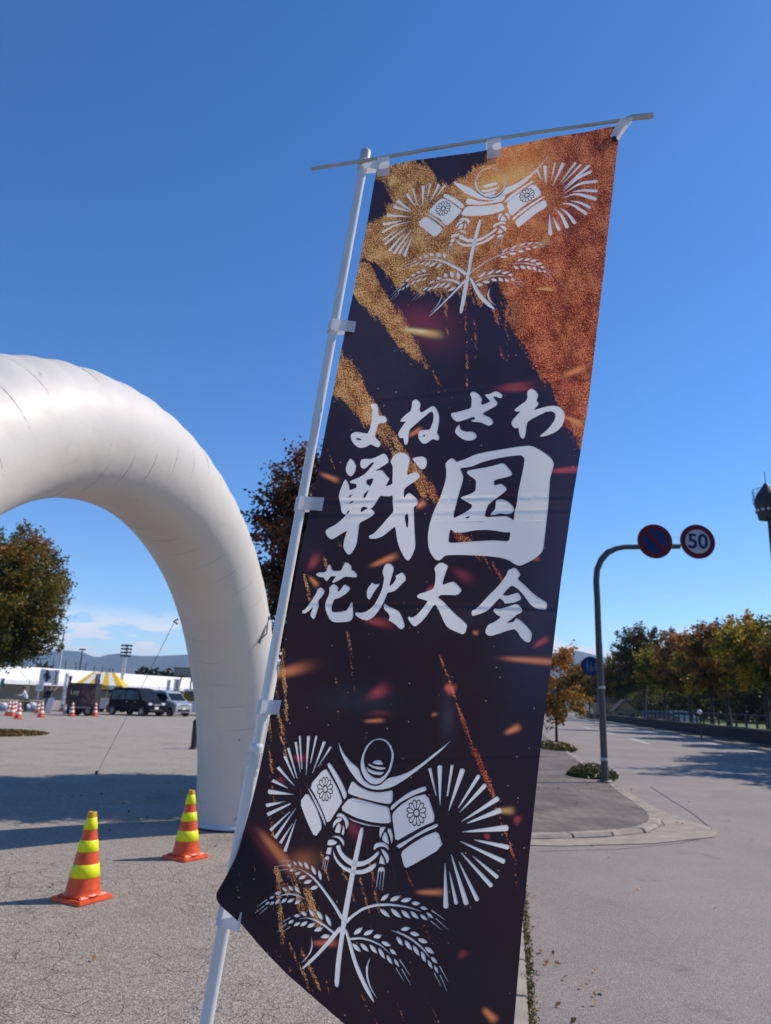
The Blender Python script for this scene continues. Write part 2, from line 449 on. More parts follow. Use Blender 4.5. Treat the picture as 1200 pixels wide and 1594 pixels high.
def crown_points(seed, c, rad, n, ncl, csd, hollow=0.35, skirt=0.0):
    """leaf positions: clumps at the ends of limbs inside a lobed ellipsoid; tint follows each clump"""
    r = np.random.default_rng(seed)
    dirs = r.normal(size=(ncl, 3)); dirs /= np.linalg.norm(dirs, axis=1)[:, None]
    lob = r.normal(size=(9, 3)); lob /= np.linalg.norm(lob, axis=1)[:, None]; amp = r.uniform(-0.28, 0.26, 9)
    k = 1 + (np.clip(dirs @ lob.T, 0, 1) ** 5 * amp).sum(1)
    rr = k * r.uniform(hollow, 1.0, ncl) ** 0.5
    cc = dirs * rr[:, None]
    wgt = r.uniform(0.4, 1.6, ncl); wgt /= wgt.sum()
    idx = r.choice(ncl, n, p=wgt)
    out = dirs + r.normal(size=(ncl, 3)) * 0.35 + np.array([0, 0, 0.25]); out /= np.linalg.norm(out, axis=1)[:, None]
    s_ = r.uniform(-1.0, 1.0, n) * r.uniform(0.5, 1.25, ncl)[idx] * csd * 2.1        # leaves strung along twigs that point outwards
    pts = cc[idx] * np.array(rad) + out[idx] * s_[:, None] + r.normal(size=(n, 3)) * csd * (0.62 - 0.28 * s_ / (csd * 2.6))[:, None] * np.array([1.0, 1.0, 0.7])
    ctint = np.clip(r.normal(0.38, 0.22, ncl) + 0.18 * cc[:, 2], 0, 1)
    tint = np.clip(ctint[idx] + r.normal(size=n) * 0.13, 0, 1)
    return pts + np.array(c), tint, cc * np.array(rad) + np.array(c)
def make_tree(seed, rad, ch, trunk_r, n, leaf, m, csd=0.3, ncl=70, fork=0.45, lean=0.1):
    """returns (trunk mesh object, crown mesh object) centred on the foot of the trunk"""
    r = np.random.default_rng(seed + 99)
    pts, tint, cl = crown_points(seed, (0, 0, ch), rad, n, ncl, csd)
    me = leaf_mesh('crown', pts, leaf, tint, seed=seed); me.materials.append(m)
    t = MB(); fz = (ch - rad[2]) + rad[2] * fork
    top = Vector((r.normal() * lean, r.normal() * lean, fz))
    t.tube([(0, 0, -0.05), (0, 0, 0.15), top * 0.5, top], [trunk_r * 1.5, trunk_r * 1.05, trunk_r * 0.9, trunk_r * 0.75], 9)
    for q in cl[r.choice(len(cl), min(len(cl), 26), replace=False)]:
        q = Vector(q); mid = top.lerp(q, 0.5) + Vector((r.normal() * 0.15, r.normal() * 0.15, 0.12 * rad[2]))
        st = top * float(r.uniform(0.72, 1.0))
        t.tube([st, mid, q], [trunk_r * 0.42, trunk_r * 0.22, trunk_r * 0.06], 5, caps=False)
    return t, me
def place_tree(name, label, cat, loc, tm, me, group=None, rz=0.0, scale=1.0):
    root = thing(name, label, cat, loc, rz, group, scale)
    if isinstance(tm, MB): tr = tm.build('trunk', m_bark, root)
    else:
        tr = bpy.data.objects.new('trunk', tm); COL.objects.link(tr); tr.parent = root
    cr = bpy.data.objects.new('crown', me); COL.objects.link(cr); cr.parent = root
    return root, tr.data

# big tree beside the lot, left; tree behind the banner
t, me = make_tree(11, (2.7, 2.7, 2.35), 4.75, 0.17, 56000, 0.085, pal_olive, 0.30, 260)
place_tree('maple_tree', 'broad olive green tree with reddening tips under the left end of the arch', 'tree', (-13.95, 26.2, 0), t, me)
pal_red = leaf_mat('leaves_red_brown', [(0.030, 0.024, 0.012), (0.075, 0.045, 0.018), (0.15, 0.065, 0.026), (0.24, 0.065, 0.03), (0.30, 0.07, 0.028)], 0.35)
t, me = make_tree(23, (2.35, 2.45, 2.5), 4.25, 0.13, 140000, 0.066, pal_red, 0.28, 420)
place_tree('maple_tree', 'tall dark red and green tree half hidden behind the banner', 'tree', (0.02, 14.2, 0), t, me)
t, me = make_tree(31, (1.55, 1.55, 1.9), 2.6, 0.06, 7000, 0.10, pal_orange, 0.24, 60)
place_tree('young_street_tree', 'young tree with bright orange leaves and a thin trunk right of the banner', 'tree', (7.67, 32.5, 0.05), t, me)

# the row of street trees across the road: five built, the others copies of them
kinds = []
for sd, rad, ch, pal in ((41, (2.7, 2.8, 2.5), 5.4, pal_olive), (42, (2.6, 2.7, 2.4), 5.2, pal_brown), (43, (2.6, 2.6, 2.8), 5.7, pal_dark),
                         (44, (2.7, 2.8, 2.3), 5.2, pal_yellow), (45, (2.5, 2.6, 2.5), 5.3, pal_brown)):
    tb, me = make_tree(sd, rad, ch, 0.17, 15000, 0.15, pal, 0.34, 130, fork=0.3)
    kinds.append([tb, me])
row = [(18.2, 19.5, 4, 1.05, 'brown'), (19.4, 23.5, 0, 1.2, 'olive'), (19.2, 27.8, 1, 1.05, 'rusty brown'), (19.6, 31.5, 4, 0.74, 'brown'), (21.6, 38.0, 0, 0.80, 'olive'), (23.6, 45.5, 3, 1.0, 'yellow green'), (25.5, 54.5, 1, 1.08, 'rusty brown'),
       (28.0, 63.0, 3, 1.0, 'yellow green'), (30.2, 72.5, 4, 1.15, 'brown'), (32.0, 84.0, 3, 1.15, 'yellow green'), (34.3, 97.0, 2, 1.40, 'dark red'),
       (36.8, 112.0, 0, 1.25, 'olive'), (39.5, 128.0, 1, 1.2, 'rusty brown'), (41.0, 146.0, 0, 1.1, 'olive'), (45.0, 166.0, 4, 1.15, 'brown'), (47, 190, 1, 1.2, 'rusty brown')]
words = ['outermost', 'next-to-outermost', 'first', 'second', 'third', 'fourth', 'fifth', 'sixth', 'seventh', 'eighth', 'ninth', 'tenth', 'eleventh', 'twelfth', 'thirteenth', 'fourteenth', 'fifteenth', 'last']
for i, (x, y, k, s_, nm) in enumerate(row):
    _, tm = place_tree('street_tree', f'{nm} tree across the road, {words[i]} of its row counted from the near end', 'tree', (x, y, 0.05), kinds[k][0], kinds[k][1],
                       'autumn trees in a row across the road', rng.uniform(0, 6), s_)
    kinds[k][0] = tm
# trees on the near side, further down the road
for i, (x, y, k, s_, lb) in enumerate([(10.6, 62, 1, 0.75, 'small brown tree on the near pavement behind the orange one'),
                                       (13.6, 84, 3, 0.8, 'yellow green tree far down the near pavement'), (22.0, 132, 2, 0.9, 'dark tree where the road bends away')]):
    place_tree('street_tree', lb, 'tree', (x, y, 0.05), kinds[k][0], kinds[k][1], None, rng.uniform(0, 6), s_)
# wood behind the park
r = np.random.default_rng(5)
wp = []; wt = []
for i in range(52):
    f = i / 51; x = float(np.interp(f, [0, .18, .36, .52, .68, .84, 1], [82, 66, 60, 62, 68, 80, 66])) + r.normal() * 1.2; y = float(np.interp(f, [0, .18, .36, .52, .68, .84, 1], [108, 112, 128, 155, 195, 255, 330])) + r.normal() * 4
    k = 1 + f * 0.9
    p, ti, _ = crown_points(200 + i, (x, y, 3.3 * k), (3.4 * k, 3.4 * k, 3.5 * k), 1100, 30, 0.5 * k)
    wp.append(p); wt.append(ti * 0.8)
me = leaf_mesh('far_wood', np.concatenate(wp), 0.45, np.concatenate(wt), seed=77); me.materials.append(pal_olive)
o = bpy.data.objects.new('far_wood', me); COL.objects.link(o); o['kind'] = 'stuff'

# verge, low brick wall and lawn on the far side of the road
m_lawn = mat('lawn_grass', (0.085, 0.13, 0.018), 0.9, var=0.3, scale=0.6, bump=0.4, bscale=30)
m_verge = mat('verge_earth', (0.13, 0.115, 0.075), 0.95, var=0.4, scale=1.5, bump=0.5, bscale=20)
K2 = list(reversed(KERB))                                    # near to far
sheet('verge', [(p[0] + 0.22, p[1]) for p in K2] + [(p[0] + 3.0, p[1]) for p in KERB], 0.075, m_verge)
kk = resample(K2[1:6], 2.0)
kerbrow = thing('kerb', 'pale kerb along the far side of the road', 'kerb', (kk[0].x, kk[0].y, 0))
for i in range(len(kk) - 1):
    a, c = kk[i], kk[i + 1]; d = (c - a).normalized()
    q = MB(); q.box((a + c) / 2 + Vector((0.1, 0, 0.05)), (0.2, (c - a).length - 0.015, 0.15), math.atan2(-d.x, d.y)); q.build('kerb_stone', m_conc, kerbrow, world=True)
sheet('lawn', [(p[0] + 3.0, p[1]) for p in K2] + [(150, 230), (150, -8)], 0.09, m_lawn)
WL = [(p[0] + 2.3, p[1]) for p in K2]
m_brick = mat('dark_brick', (0.030, 0.018, 0.016), 0.9, var=0.3, scale=3, bump=0.4, bscale=14)
ww = resample(WL[0:6], 2.4)
wall = thing('low_wall', 'dark low planter wall along the far pavement under the trees', 'wall', (ww[0].x, ww[0].y, 0))
for i in range(min(len(ww) - 1, 60)):
    a, c = ww[i], ww[i + 1]; d = (c - a).normalized()
    q = MB(); q.box((a + c) / 2 + Vector((0, 0, 0.40)), (0.35, (c - a).length - 0.012, 0.66), math.atan2(-d.x, d.y)); q.build('wall_block', m_brick, wall, world=True)
    q = MB(); q.box((a + c) / 2 + Vector((0, 0, 0.775)), (0.42, (c - a).length - 0.006, 0.085), math.atan2(-d.x, d.y)); q.build('coping', G('coping', (0.14, 0.12, 0.08), 0.9, var=0.4, scale=4), wall, world=True)
ff = resample([(p[0] + 3.3, p[1]) for p in K2][2:6], 2.0)
fence = thing('park_fence', 'dark post and rail fence at the edge of the lawn', 'fence', (ff[0].x, ff[0].y, 0))
m_iron = mat('dark_iron', (0.03, 0.03, 0.032), 0.6)
for i in range(min(len(ff) - 1, 50)):
    a, c = ff[i], ff[i + 1]
    q = MB(); q.box(a + Vector((0, 0, 0.85)), (0.1, 0.1, 1.5)); q.build('post', m_iron, fence, world=True)
    for h in (1.1, 1.5):
        q = MB(); q.tube([a + Vector((0, 0, h)), c + Vector((0, 0, h))], 0.03, 6); q.build('rail', m_iron, fence, world=True)

# flower bed at the foot of the sign post, grass under the orange tree, grass and red leaves on the left
m_bed = leaf_mat('bed_leaves', [(0.05, 0.06, 0.02), (0.10, 0.12, 0.03), (0.16, 0.15, 0.05), (0.35, 0.12, 0.17)], 0.2)
def cover(name, c, rad, n, size, h, m, seed, pw=0.6, tb=(0.4, 0.25)):
    r = np.random.default_rng(seed); a = r.uniform(0, 2 * np.pi, n); q = r.uniform(0, 1, n) ** pw
    p = np.stack([c[0] + np.cos(a) * q * rad[0], c[1] + np.sin(a) * q * rad[1], c[2] + r.uniform(0.01, 1, n) * h * (1 - q ** 3 * 0.8)], -1)
    me = leaf_mesh(name, p, size, np.clip(r.normal(tb[0], tb[1], n), 0, 1), seed=seed); me.materials.append(m)
    o = bpy.data.objects.new(name, me); COL.objects.link(o); o['kind'] = 'stuff'; return o
bc = ground(922, 1208, 0.06)
cover('flower_bed', (bc.x, bc.y, 0.06), (0.55, 0.75), 2600, 0.06, 0.26, m_bed, 3)
bc = ground(862, 1164, 0.06)
cover('grass_tuft', (bc.x, bc.y, 0.06), (0.7, 2.0), 2200, 0.09, 0.22, m_grass, 4)
bc = ground(-12, 1142)
cover('grass_patch', (bc.x, bc.y, 0.0), (1.75, 2.0), 7000, 0.07, 0.12, m_grass, 5, 0.5, (0.7, 0.3))
r = np.random.default_rng(9); n = 2600
u = r.uniform(-1.6, 5.0, n); p = np.stack([ga.x + gd.x * u + 0.075 + r.normal(size=n) * 0.016, ga.y + gd.y * u, 0.006 + np.abs(r.normal(size=n)) * 0.012], -1)
me = leaf_mesh('moss', p, 0.014, np.clip(r.normal(0.4, 0.3, n), 0, 1), seed=12); me.materials.append(m_grass)
o = bpy.data.objects.new('moss', me); COL.objects.link(o); o['kind'] = 'stuff'

# leaves blown over the asphalt
r = np.random.default_rng(21); lp = []
for cx0, cy0, sx_, sy_, k in ((1.15, 5.0, 0.15, 1.8, 40), (4.4, 10.6, 0.5, 0.7, 18), (-2.5, 6.5, 2.2, 1.6, 14), (4.4, 15.5, 0.8, 1.6, 50), (4.5, 7.0, 2.5, 1.6, 9), (-2.0, 12.5, 3.0, 2.0, 160), (12.5, 22.0, 1.2, 8.0, 260)):
    lp.append(np.stack([cx0 + r.normal(size=k) * sx_, cy0 + r.normal(size=k) * sy_, np.full(k, 0.018)], -1))
lp = np.concatenate(lp); q_ = (lp[:, 0] > 1.3) & (lp[:, 1] > 9.6) & (lp[:, 0] < 5.2); lp[q_, 2] = 0.075
me = leaf_mesh('fallen_leaves', lp, 0.028, np.clip(r.normal(0.6, 0.25, len(lp)), 0, 1), flat=0.95, seed=22); me.materials.append(pal_brown)
o = bpy.data.objects.new('fallen_leaves', me); COL.objects.link(o); o['kind'] = 'stuff'
# sealed joints in the asphalt
m_tar = mat('tar_seam', (0.085, 0.075, 0.07), 0.7)
def px_line(pts, wd, z=0.0085):
    P = [ground(*q) for q in pts]; sheet('road_seam', strip_along([(q.x, q.y) for q in P], 0, wd, z), z, m_tar)
px_line([(1012, 1225), (1040, 1243), (1080, 1268), (1113, 1296)], 0.022)
px_line([(838, 1326), (960, 1323), (1060, 1313), (1112, 1302)], 0.012)
# mountains
def ridge(name, pts, Y, z_lo, m, seed):
    """a range whose crest passes through the given photograph points at distance Y, with real depth behind and in front"""
    r = np.random.default_rng(seed)
    xs = np.array([p[0] for p in pts], float); ys = np.array([p[1] for p in pts], float)
    X = np.linspace(xs[0], xs[-1], 150); C_ = np.interp(X, xs, ys)
    b = MB(); rows = []
    for fr in (-0.28, -0.21, -0.14, -0.07, 0.0, 0.1, 0.25):
        rw = []
        for i, (x, y) in enumerate(zip(X, C_)):
            q = at(x, y, Y); k = (1 - abs(fr) / 0.28) if fr < 0 else 1 - fr / 0.25
            wob = 1 + 0.16 * math.sin(i * 0.7 + fr * 40) + 0.10 * math.sin(i * 1.9 + fr * 17)
            rw.append((q.x, Y * (1 + fr * (1.0 + 0.2 * math.sin(i * 0.45))), z_lo + (q.z - z_lo) * (k ** 1.15) * (1 if fr == 0 else wob * 0.93)))
        rows.append(rw)
    n = len(X)
    b.add([q for rw in rows for q in rw], [(j * n + i, j * n + i + 1, (j + 1) * n + i + 1, (j + 1) * n + i) for j in range(len(rows) - 1) for i in range(n - 1)], True)
    return b.build(name, m, kind='structure')
m_forest = mat('mountain_forest', (0.030, 0.045, 0.028), 0.95, var=0.35, scale=0.012)
ridge('mountains', [(-700, 1035), (-420, 1012), (-150, 1026), (0, 1022), (60, 1017), (95, 1012), (125, 1014), (150, 1024), (168, 1019), (185, 1017), (215, 1021), (250, 1021), (290, 1019), (340, 1024), (420, 1030), (500, 1036)], 6200, -30, m_forest, 1)
ridge('mountains', [(560, 1060), (700, 1040), (800, 1032), (870, 1016), (900, 1013), (935, 1022), (980, 1030), (1100, 1044), (1300, 1058), (1700, 1070)], 7400, -30, m_forest, 2)
# ---------------------------------------------------------------- inflatable arch
AX, AY, ATH, AA, AB, AN, AR0, AR1 = -1.757, 9.856, -1.779, 3.439, 3.745, 2.076, 0.501, 0.549
def arch_c(u):
    cu, su = math.cos(u), math.sin(u)
    s = AA * (1 - math.copysign(abs(cu) ** (2 / AN), cu)); h = AB * abs(su) ** (2 / AN)
    return Vector((AX + s * math.cos(ATH), AY + s * math.sin(ATH), h))
m_vinyl = mat('white_vinyl', (0.70, 0.665, 0.61), 0.50, var=0.035, scale=1.6, spec=0.5, trans=0.16)
def add_dirt(m):
    t = m.node_tree; p = t.nodes['Principled BSDF']; L = t.links.new
    src = p.inputs['Base Color'].links[0].from_socket
    c = t.nodes.new('ShaderNodeTexCoord')
    mpn = t.nodes.new('ShaderNodeMapping'); mpn.inputs['Scale'].default_value = (5, 5, 0.7); L(c.outputs['Object'], mpn.inputs[0])
    n = t.nodes.new('ShaderNodeTexNoise'); n.inputs['Scale'].default_value = 1.6; n.inputs['Detail'].default_value = 8; n.inputs['Roughness'].default_value = 0.7; L(mpn.outputs[0], n.inputs[0])
    mx = t.nodes.new('ShaderNodeMix'); mx.data_type = 'RGBA'; L(M(t, 'MULTIPLY', ramp_m(t, n.outputs[0], 0.56, 0.78), 0.34), mx.inputs[0])
    L(src, mx.inputs[6]); mx.inputs[7].default_value = (0.36, 0.33, 0.29, 1)
    n2 = t.nodes.new('ShaderNodeTexNoise'); n2.inputs['Scale'].default_value = 5.5; n2.inputs['Detail'].default_value = 3; L(c.outputs['Object'], n2.inputs[0])
    mx2 = t.nodes.new('ShaderNodeMix'); mx2.data_type = 'RGBA'; L(M(t, 'MULTIPLY', ramp_m(t, n2.outputs[0], 0.70, 0.78), 0.55), mx2.inputs[0])
    L(mx.outputs[2], mx2.inputs[6]); mx2.inputs[7].default_value = (0.12, 0.11, 0.10, 1)
    L(mx2.outputs[2], p.inputs['Base Color'])
    n3 = t.nodes.new('ShaderNodeTexNoise'); n3.inputs['Scale'].default_value = 2.2; n3.inputs['Detail'].default_value = 3; L(c.outputs['Object'], n3.inputs[0])
    b = t.nodes.new('ShaderNodeBump'); b.inputs['Strength'].default_value = 0.35; b.inputs['Distance'].default_value = 0.05
    L(n3.outputs[0], b.inputs['Height']); L(b.outputs[0], p.inputs['Normal'])
add_dirt(m_vinyl)
# arc length table
us = np.linspace(0.0, math.pi, 1400); cs = [arch_c(u) for u in us]
ln = np.concatenate([[0], np.cumsum([(b_ - a_).length for a_, b_ in zip(cs, cs[1:])])])
NR = 640; NS = 64; SEAM = 0.335
arch = thing('inflatable_arch', 'large white inflatable arch standing over the entrance of the lot', 'arch', (AX, AY, 0))
hv = Vector((math.cos(ATH), math.sin(ATH), 0)); side = Vector((-math.sin(ATH), math.cos(ATH), 0))
rr_ = np.random.default_rng(3); jig = rr_.normal(size=400)
vs = []
for i in range(NR + 1):
    s = ln[-1] * i / NR; u = float(np.interp(s, ln, us)); c = arch_c(u)
    d = (arch_c(min(u + 0.004, math.pi)) - arch_c(max(u - 0.004, 0))).normalized()
    if u < 0.01 or u > math.pi - 0.01: d = Vector((0, 0, 1 if u < 1 else -1))
    nrm = side.cross(d).normalized()
    rad = AR0 + (AR1 - AR0) * c.z / AB
    ph = (s / SEAM) % 1.0; dd = min(ph, 1 - ph) * SEAM
    k_in = 0.0035 * math.exp(-(dd / 0.014) ** 2) + 0.0016 * (1 - math.sin(math.pi * ph))
    for k in range(NS):
        a = 2 * math.pi * k / NS
        inner = max(0.0, -(math.cos(a)))                       # the inside of the bend gathers into wrinkles
        q = rad * (1 - k_in * (0.30 + 1.1 * inner)) + 0.006 * inner * math.sin(s * 19 + 3 * math.sin(a * 2) + jig[int(s / SEAM)]) * (1 if c.z > 0.4 else 0.3)
        q += 0.004 * math.sin(3 * a + s * 2.3)
        vs.append(c + nrm * (math.cos(a) * q) * (-1 if False else 1) + side * (math.sin(a) * q))
am = MB()
am.add(vs, [(i * NS + k, i * NS + (k + 1) % NS, (i + 1) * NS + (k + 1) % NS, (i + 1) * NS + k) for i in range(NR) for k in range(NS)], True)
am.build('tube', m_vinyl, arch, world=True)
# stitched seams between the rings of fabric
q = MB()
for j in range(1, int(ln[-1] / SEAM)):
    s = j * SEAM; u = float(np.interp(s, ln, us)); c = arch_c(u)
    d = (arch_c(u + 0.004) - arch_c(u - 0.004)).normalized(); nrm = side.cross(d).normalized(); rad = (AR0 + (AR1 - AR0) * c.z / AB) * 0.992
    q.tube([c + (nrm * math.cos(2 * math.pi * k / 48) + side * math.sin(2 * math.pi * k / 48)) * rad * (1 - 0.011 * max(0, -math.cos(2 * math.pi * k / 48))) for k in range(49)], 0.0024, 4, caps=False)
q.build('seams', G('seam_line', (0.34, 0.33, 0.32), 0.8), arch, world=True, kind='stuff')
# base rings with their weight strips
for u_ in (0.0, math.pi):
    c = arch_c(u_); c.z = 0
    q = MB(); q.lathe([(0.50, 0.0), (0.535, 0.005), (0.53, 0.05), (0.505, 0.075)], c, 48); q.build('base_ring', G('vinyl_rim', (0.50, 0.54, 0.60), 0.5, var=0.2, scale=6), arch, world=True)
    q = MB(); q.lathe([(0.49, -0.01), (0.49, 0.02), (0.545, 0.022), (0.545, 0.0)], c, 48); q.build('base_strap', G('black_strap', (0.02, 0.02, 0.022), 0.7), arch, world=True)
# sewn patch outline on the leg, faint
m_seam = mat('seam_thread', (0.42, 0.40, 0.37), 0.8)
def on_leg(px, py):                                            # point of the tube's face seen at (px, py)
    a, b_, c_ = ray(px, py); o = Vector((0, 0, EYE)); d = Vector((a, b_, c_))
    best = None
    for k in range(300, 1300):
        p = o + d * (k * 0.0083)
        q = min((p - cc).length for cc in cs[::14])
        if q < 0.525: return p
    return o + d * 9
loop_m = G('cord', (0.10, 0.10, 0.11), 0.8)
def cord(pts, rad, name, m, parent=None, world=False):
    q = MB(); q.tube(pts, rad, 6); return q.build(name, m, parent, world=world)
p0 = on_leg(281, 968)
q = MB(); q.tube([p0 + Vector((-0.03, -0.02, 0.03)), p0 + Vector((-0.07, -0.05, 0.0)), p0 + Vector((-0.03, -0.02, -0.03))], 0.012, 6); q.build('tie_ring', loop_m, arch, world=True)
gp = ground(150, 1205)
rope = thing('guy_rope', 'thin dark guy rope from the arch down to the asphalt on the left', 'rope', (gp.x, gp.y, 0))
e0 = p0 + Vector((-0.06, -0.04, 0))
cord([e0, e0.lerp(gp, 0.5) + Vector((0, 0, -0.03)), gp], 0.0035, 'rope', loop_m, rope, True)
q = MB(); q.lathe([(0.03, 0.0), (0.03, 0.05), (0.012, 0.07)], gp, 10); q.build('peg', m_iron, rope, world=True)
p1 = on_leg(418, 963); p2 = on_leg(402, 1000)
off = Vector((0.0, -0.03, 0))
q = MB(); q.tube([p1 + off, p1.lerp(p2, 0.5) + Vector((0.05, -0.05, -0.04)), p2 + off], 0.009, 6)
q.tube([p1 + off, p1.lerp(p2, 0.5) + Vector((0.02, -0.06, 0.02)), p2 + off + Vector((0.02, 0, -0.02))], 0.009, 6)
q.ball(p1 + off, 0.028); q.build('loose_cord', loop_m, arch, world=True)

for px, py, sz in ((142, 642, 0.020), (100, 681, 0.014), (273, 868, 0.03), (262, 880, 0.018), (378, 1078, 0.022), (372, 1152, 0.026), (346, 1130, 0.018), (288, 700, 0.012)):
    p_ = on_leg(px, py); q = MB(); q.ball(p_ + Vector((0, 0.012, 0)), sz, 8, 5, (0.45, 0.5, 1.0 if py < 700 else 0.35)); q.build('scuff_mark', G('scuff', (0.16, 0.15, 0.145), 0.9), arch, world=True)

# ---------------------------------------------------------------- traffic cones
m_cred = mat('cone_red', (0.68, 0.078, 0.012), 0.42, var=0.22, scale=14, bump=0.1, bscale=40)
m_cyel = mat('cone_yellow_band', (0.78, 0.80, 0.0), 0.42, var=0.10, scale=18)
m_cwht = mat('cone_white_band', (0.80, 0.80, 0.78), 0.4)
m_cor = mat('cone_orange_cap', (0.62, 0.32, 0.0), 0.5)
def cone(label, loc, rz, band, height=0.70, group=None, tilt=None, detail=True, cat='traffic cone'):
    k = height / 0.70
    root = thing('traffic_cone', label, cat, loc, rz, group, k)
    q = MB(); q.box((0, 0, 0.0175), (0.37, 0.37, 0.035), taper=0.97); q.box((0, 0, 0.045), (0.30, 0.30, 0.02), taper=0.9)
    q.build('base', m_cred, root, bevel=0.008)
    n = 28 if detail else 12
    R0, R1, z0, z1 = 0.148, 0.032, 0.05, 0.70
    rz_ = lambda z: R0 + (R1 - R0) * (z - z0) / (z1 - z0)
    q = MB(); q.lathe([(rz_(z0) + 0.01, z0), (rz_(z0 + 0.015), z0 + 0.015)] + [(rz_(z), z) for z in np.linspace(0.08, z1, 8)] + [(R1 * 0.8, z1 + 0.004), (R1 * 0.7, z1 - 0.03)], n=n)
    q.build('body', m_cred, root)
    H_ = z1 - z0
    for a, c in ((0.21, 0.37), (0.52, 0.66), (0.79, 0.94)):
        za, zc = z0 + H_ * a, z0 + H_ * c
        q = MB(); q.lathe([(rz_(za) + 0.001, za), (rz_(za) + 0.004, za + 0.002), (rz_(zc) + 0.004, zc - 0.002), (rz_(zc) + 0.001, zc)], n=n)
        q.build('reflective_band', band, root)
    if detail:
        q = MB(); q.lathe([(rz_(z0 + H_ * 0.94) + 0.0035, z0 + H_ * 0.94), (R1 + 0.0035, z1), (R1 + 0.002, z1 + 0.006), (R1 * 0.75, z1 + 0.006), (R1 * 0.7, z1 - 0.02)], n=n)
        q.build('cap', m_cor, root)
    return root
g = ground(127, 1400)
cone('red cone with yellow bands nearest the camera, left of the arch leg', g, R_(62), m_cyel, 0.635)
g = ground(288.5, 1335.5)
cone('red cone with yellow bands beside the foot of the arch leg', g, R_(58), m_cyel, 0.63)
far = [(12, 1114, 'leftmost small red cone in the far cluster at the left edge'), (17.5, 1115, 'second small red cone in the far cluster at the left edge'),
       (21.5, 1113.5, 'rearmost small red cone in the far cluster at the left edge'), (27.5, 1119, 'front small red cone of the far cluster at the left edge'),
       (58, 1110, 'far red and white cone behind the one by the pointing person'), (63, 1116.5, 'far red and white cone left of the person in jeans'),
       (95, 1107, 'left one of two far cones left of the dark food trailer'), (101, 1108.5, 'right one of two far cones left of the dark food trailer'),
       (111, 1115, 'far red and white cone in front of the food trailer'), (147, 1115, 'far red and white cone at the tail of the black van'),
       (301, 1106, 'far red cone beside the people at the arch leg')]
for px, py, lb in far:
    cone(lb, ground(px, py), 0.4, m_cwht, 0.85, 'far red and white cones on the lot', detail=False)
# black and yellow bars laid between the far cones
m_byel = mat('bar_stripe', (0.10, 0.085, 0.03), 0.6)
for (a, c, lb) in (((0, 1113), (27, 1113), 'dark barrier bar laid on the cones at the left edge'), ((27, 1113), (60, 1112), 'dark barrier bar laid between the cones left of the people')):
    A = ground(*a) + Vector((0, 0, 0.80)); C_ = ground(*c) + Vector((0, 0, 0.80))
    root = thing('cone_bar', lb, 'barrier bar', A)
    q = MB(); q.tube([A, C_], 0.04, 8); q.build('bar', m_byel, root, world=True)
    q = MB()
    for e in (A, C_): q.tube([e + Vector((0, 0, -0.04)), e + Vector((0, 0, 0.04))], 0.07, 10)
    q.build('ring', m_byel, root, world=True)

# ---------------------------------------------------------------- round traffic signs on their bent post
m_post = mat('post_paint', (0.065, 0.063, 0.065), 0.5, var=0.15, scale=20)
m_sred = mat('sign_red', (0.11, 0.005, 0.008), 0.6, spec=0.25)
m_sblue = mat('sign_blue', (0.004, 0.022, 0.10), 0.6, spec=0.25)
m_swht = mat('sign_white', (0.36, 0.36, 0.40), 0.45)
m_sback = mat('sign_back', (0.35, 0.35, 0.36), 0.5, metal=0.6)
m_steel = mat('galvanised_steel', (0.42, 0.42, 0.42), 0.5, metal=0.5)
sb = ground(942, 1222); sb.z = 0.0; SY = sb.y
post = thing('sign_post', 'tall bent grey sign post rising from the flower bed', 'sign post', sb)
pl = [(sb.x, SY, 0.0), (sb.x, SY, 1.2)]
cpt = [(932, 1000), (929.5, 930), (928, 905), (929.5, 886), (936, 871), (946, 860), (959, 854), (972, 851.5), (1050, 850.5), (1058, 850.5)]
path = [Vector(p) for p in pl] + [at(px, py, SY) for px, py in cpt]
q = MB(); q.tube(path[:3], 0.075, 14); q.tube(path[2:], [0.072] * 6 + [0.06] * (len(path) - 8), 12)
q.build('pole', m_post, post, world=True)
for h in (0.5, 2.0):
    q = MB(); q.lathe([(0.08, 0), (0.082, 0.01), (0.082, 0.05), (0.08, 0.06)], (sb.x, SY, h), 14); q.build('clamp', m_steel, post, world=True)
q = MB(); q.lathe([(0.16, 0), (0.16, 0.03), (0.09, 0.05)], (sb.x, SY, 0.05), 16); q.build('base_plate', m_post, post, world=True)
def disc(q, c, r0, r1, y, th, n=48):
    """flat ring facing the camera side (-Y) centred at c, thickness th"""
    vs = []; fs = []
    for k in range(n):
        a = 2 * math.pi * k / n; ca, sa = math.cos(a), math.sin(a)
        for rr, yy in ((r0, y), (r1, y), (r1, y + th), (r0, y + th)):
            vs.append((c[0] + rr * ca, c[1] + yy, c[2] + rr * sa))
    for k in range(n):
        j = (k + 1) % n
        for e in range(4):
            f = (e + 1) % 4
            fs.append((k * 4 + e, j * 4 + e, j * 4 + f, k * 4 + f))
    return q.add(vs, fs, False)
def round_sign(name, label, c, r, inner):
    root = thing(name, label, 'road sign', c)
    q = MB(); disc(q, (0, 0, 0), 0.001, r, 0.0, 0.02); q.build('plate', m_sback, root)
    q = MB(); disc(q, (0, 0, 0), r * 0.70, r * 0.985, -0.004, 0.003); q.build('red_ring', m_sred, root)
    q = MB(); disc(q, (0, 0, 0), 0.001, r * 0.705, -0.0035, 0.003); q.build('face', inner, root)
    return root
rS = 27.2 / FPX * (SY * cP + 3.6 * sP)
c1 = at(1019.5, 842.5, SY - 0.10); c2 = at(1086, 843, SY - 0.10)
s1 = round_sign('no_parking_sign', 'round blue sign with a red ring and red diagonal bar', c1, rS, m_sblue)
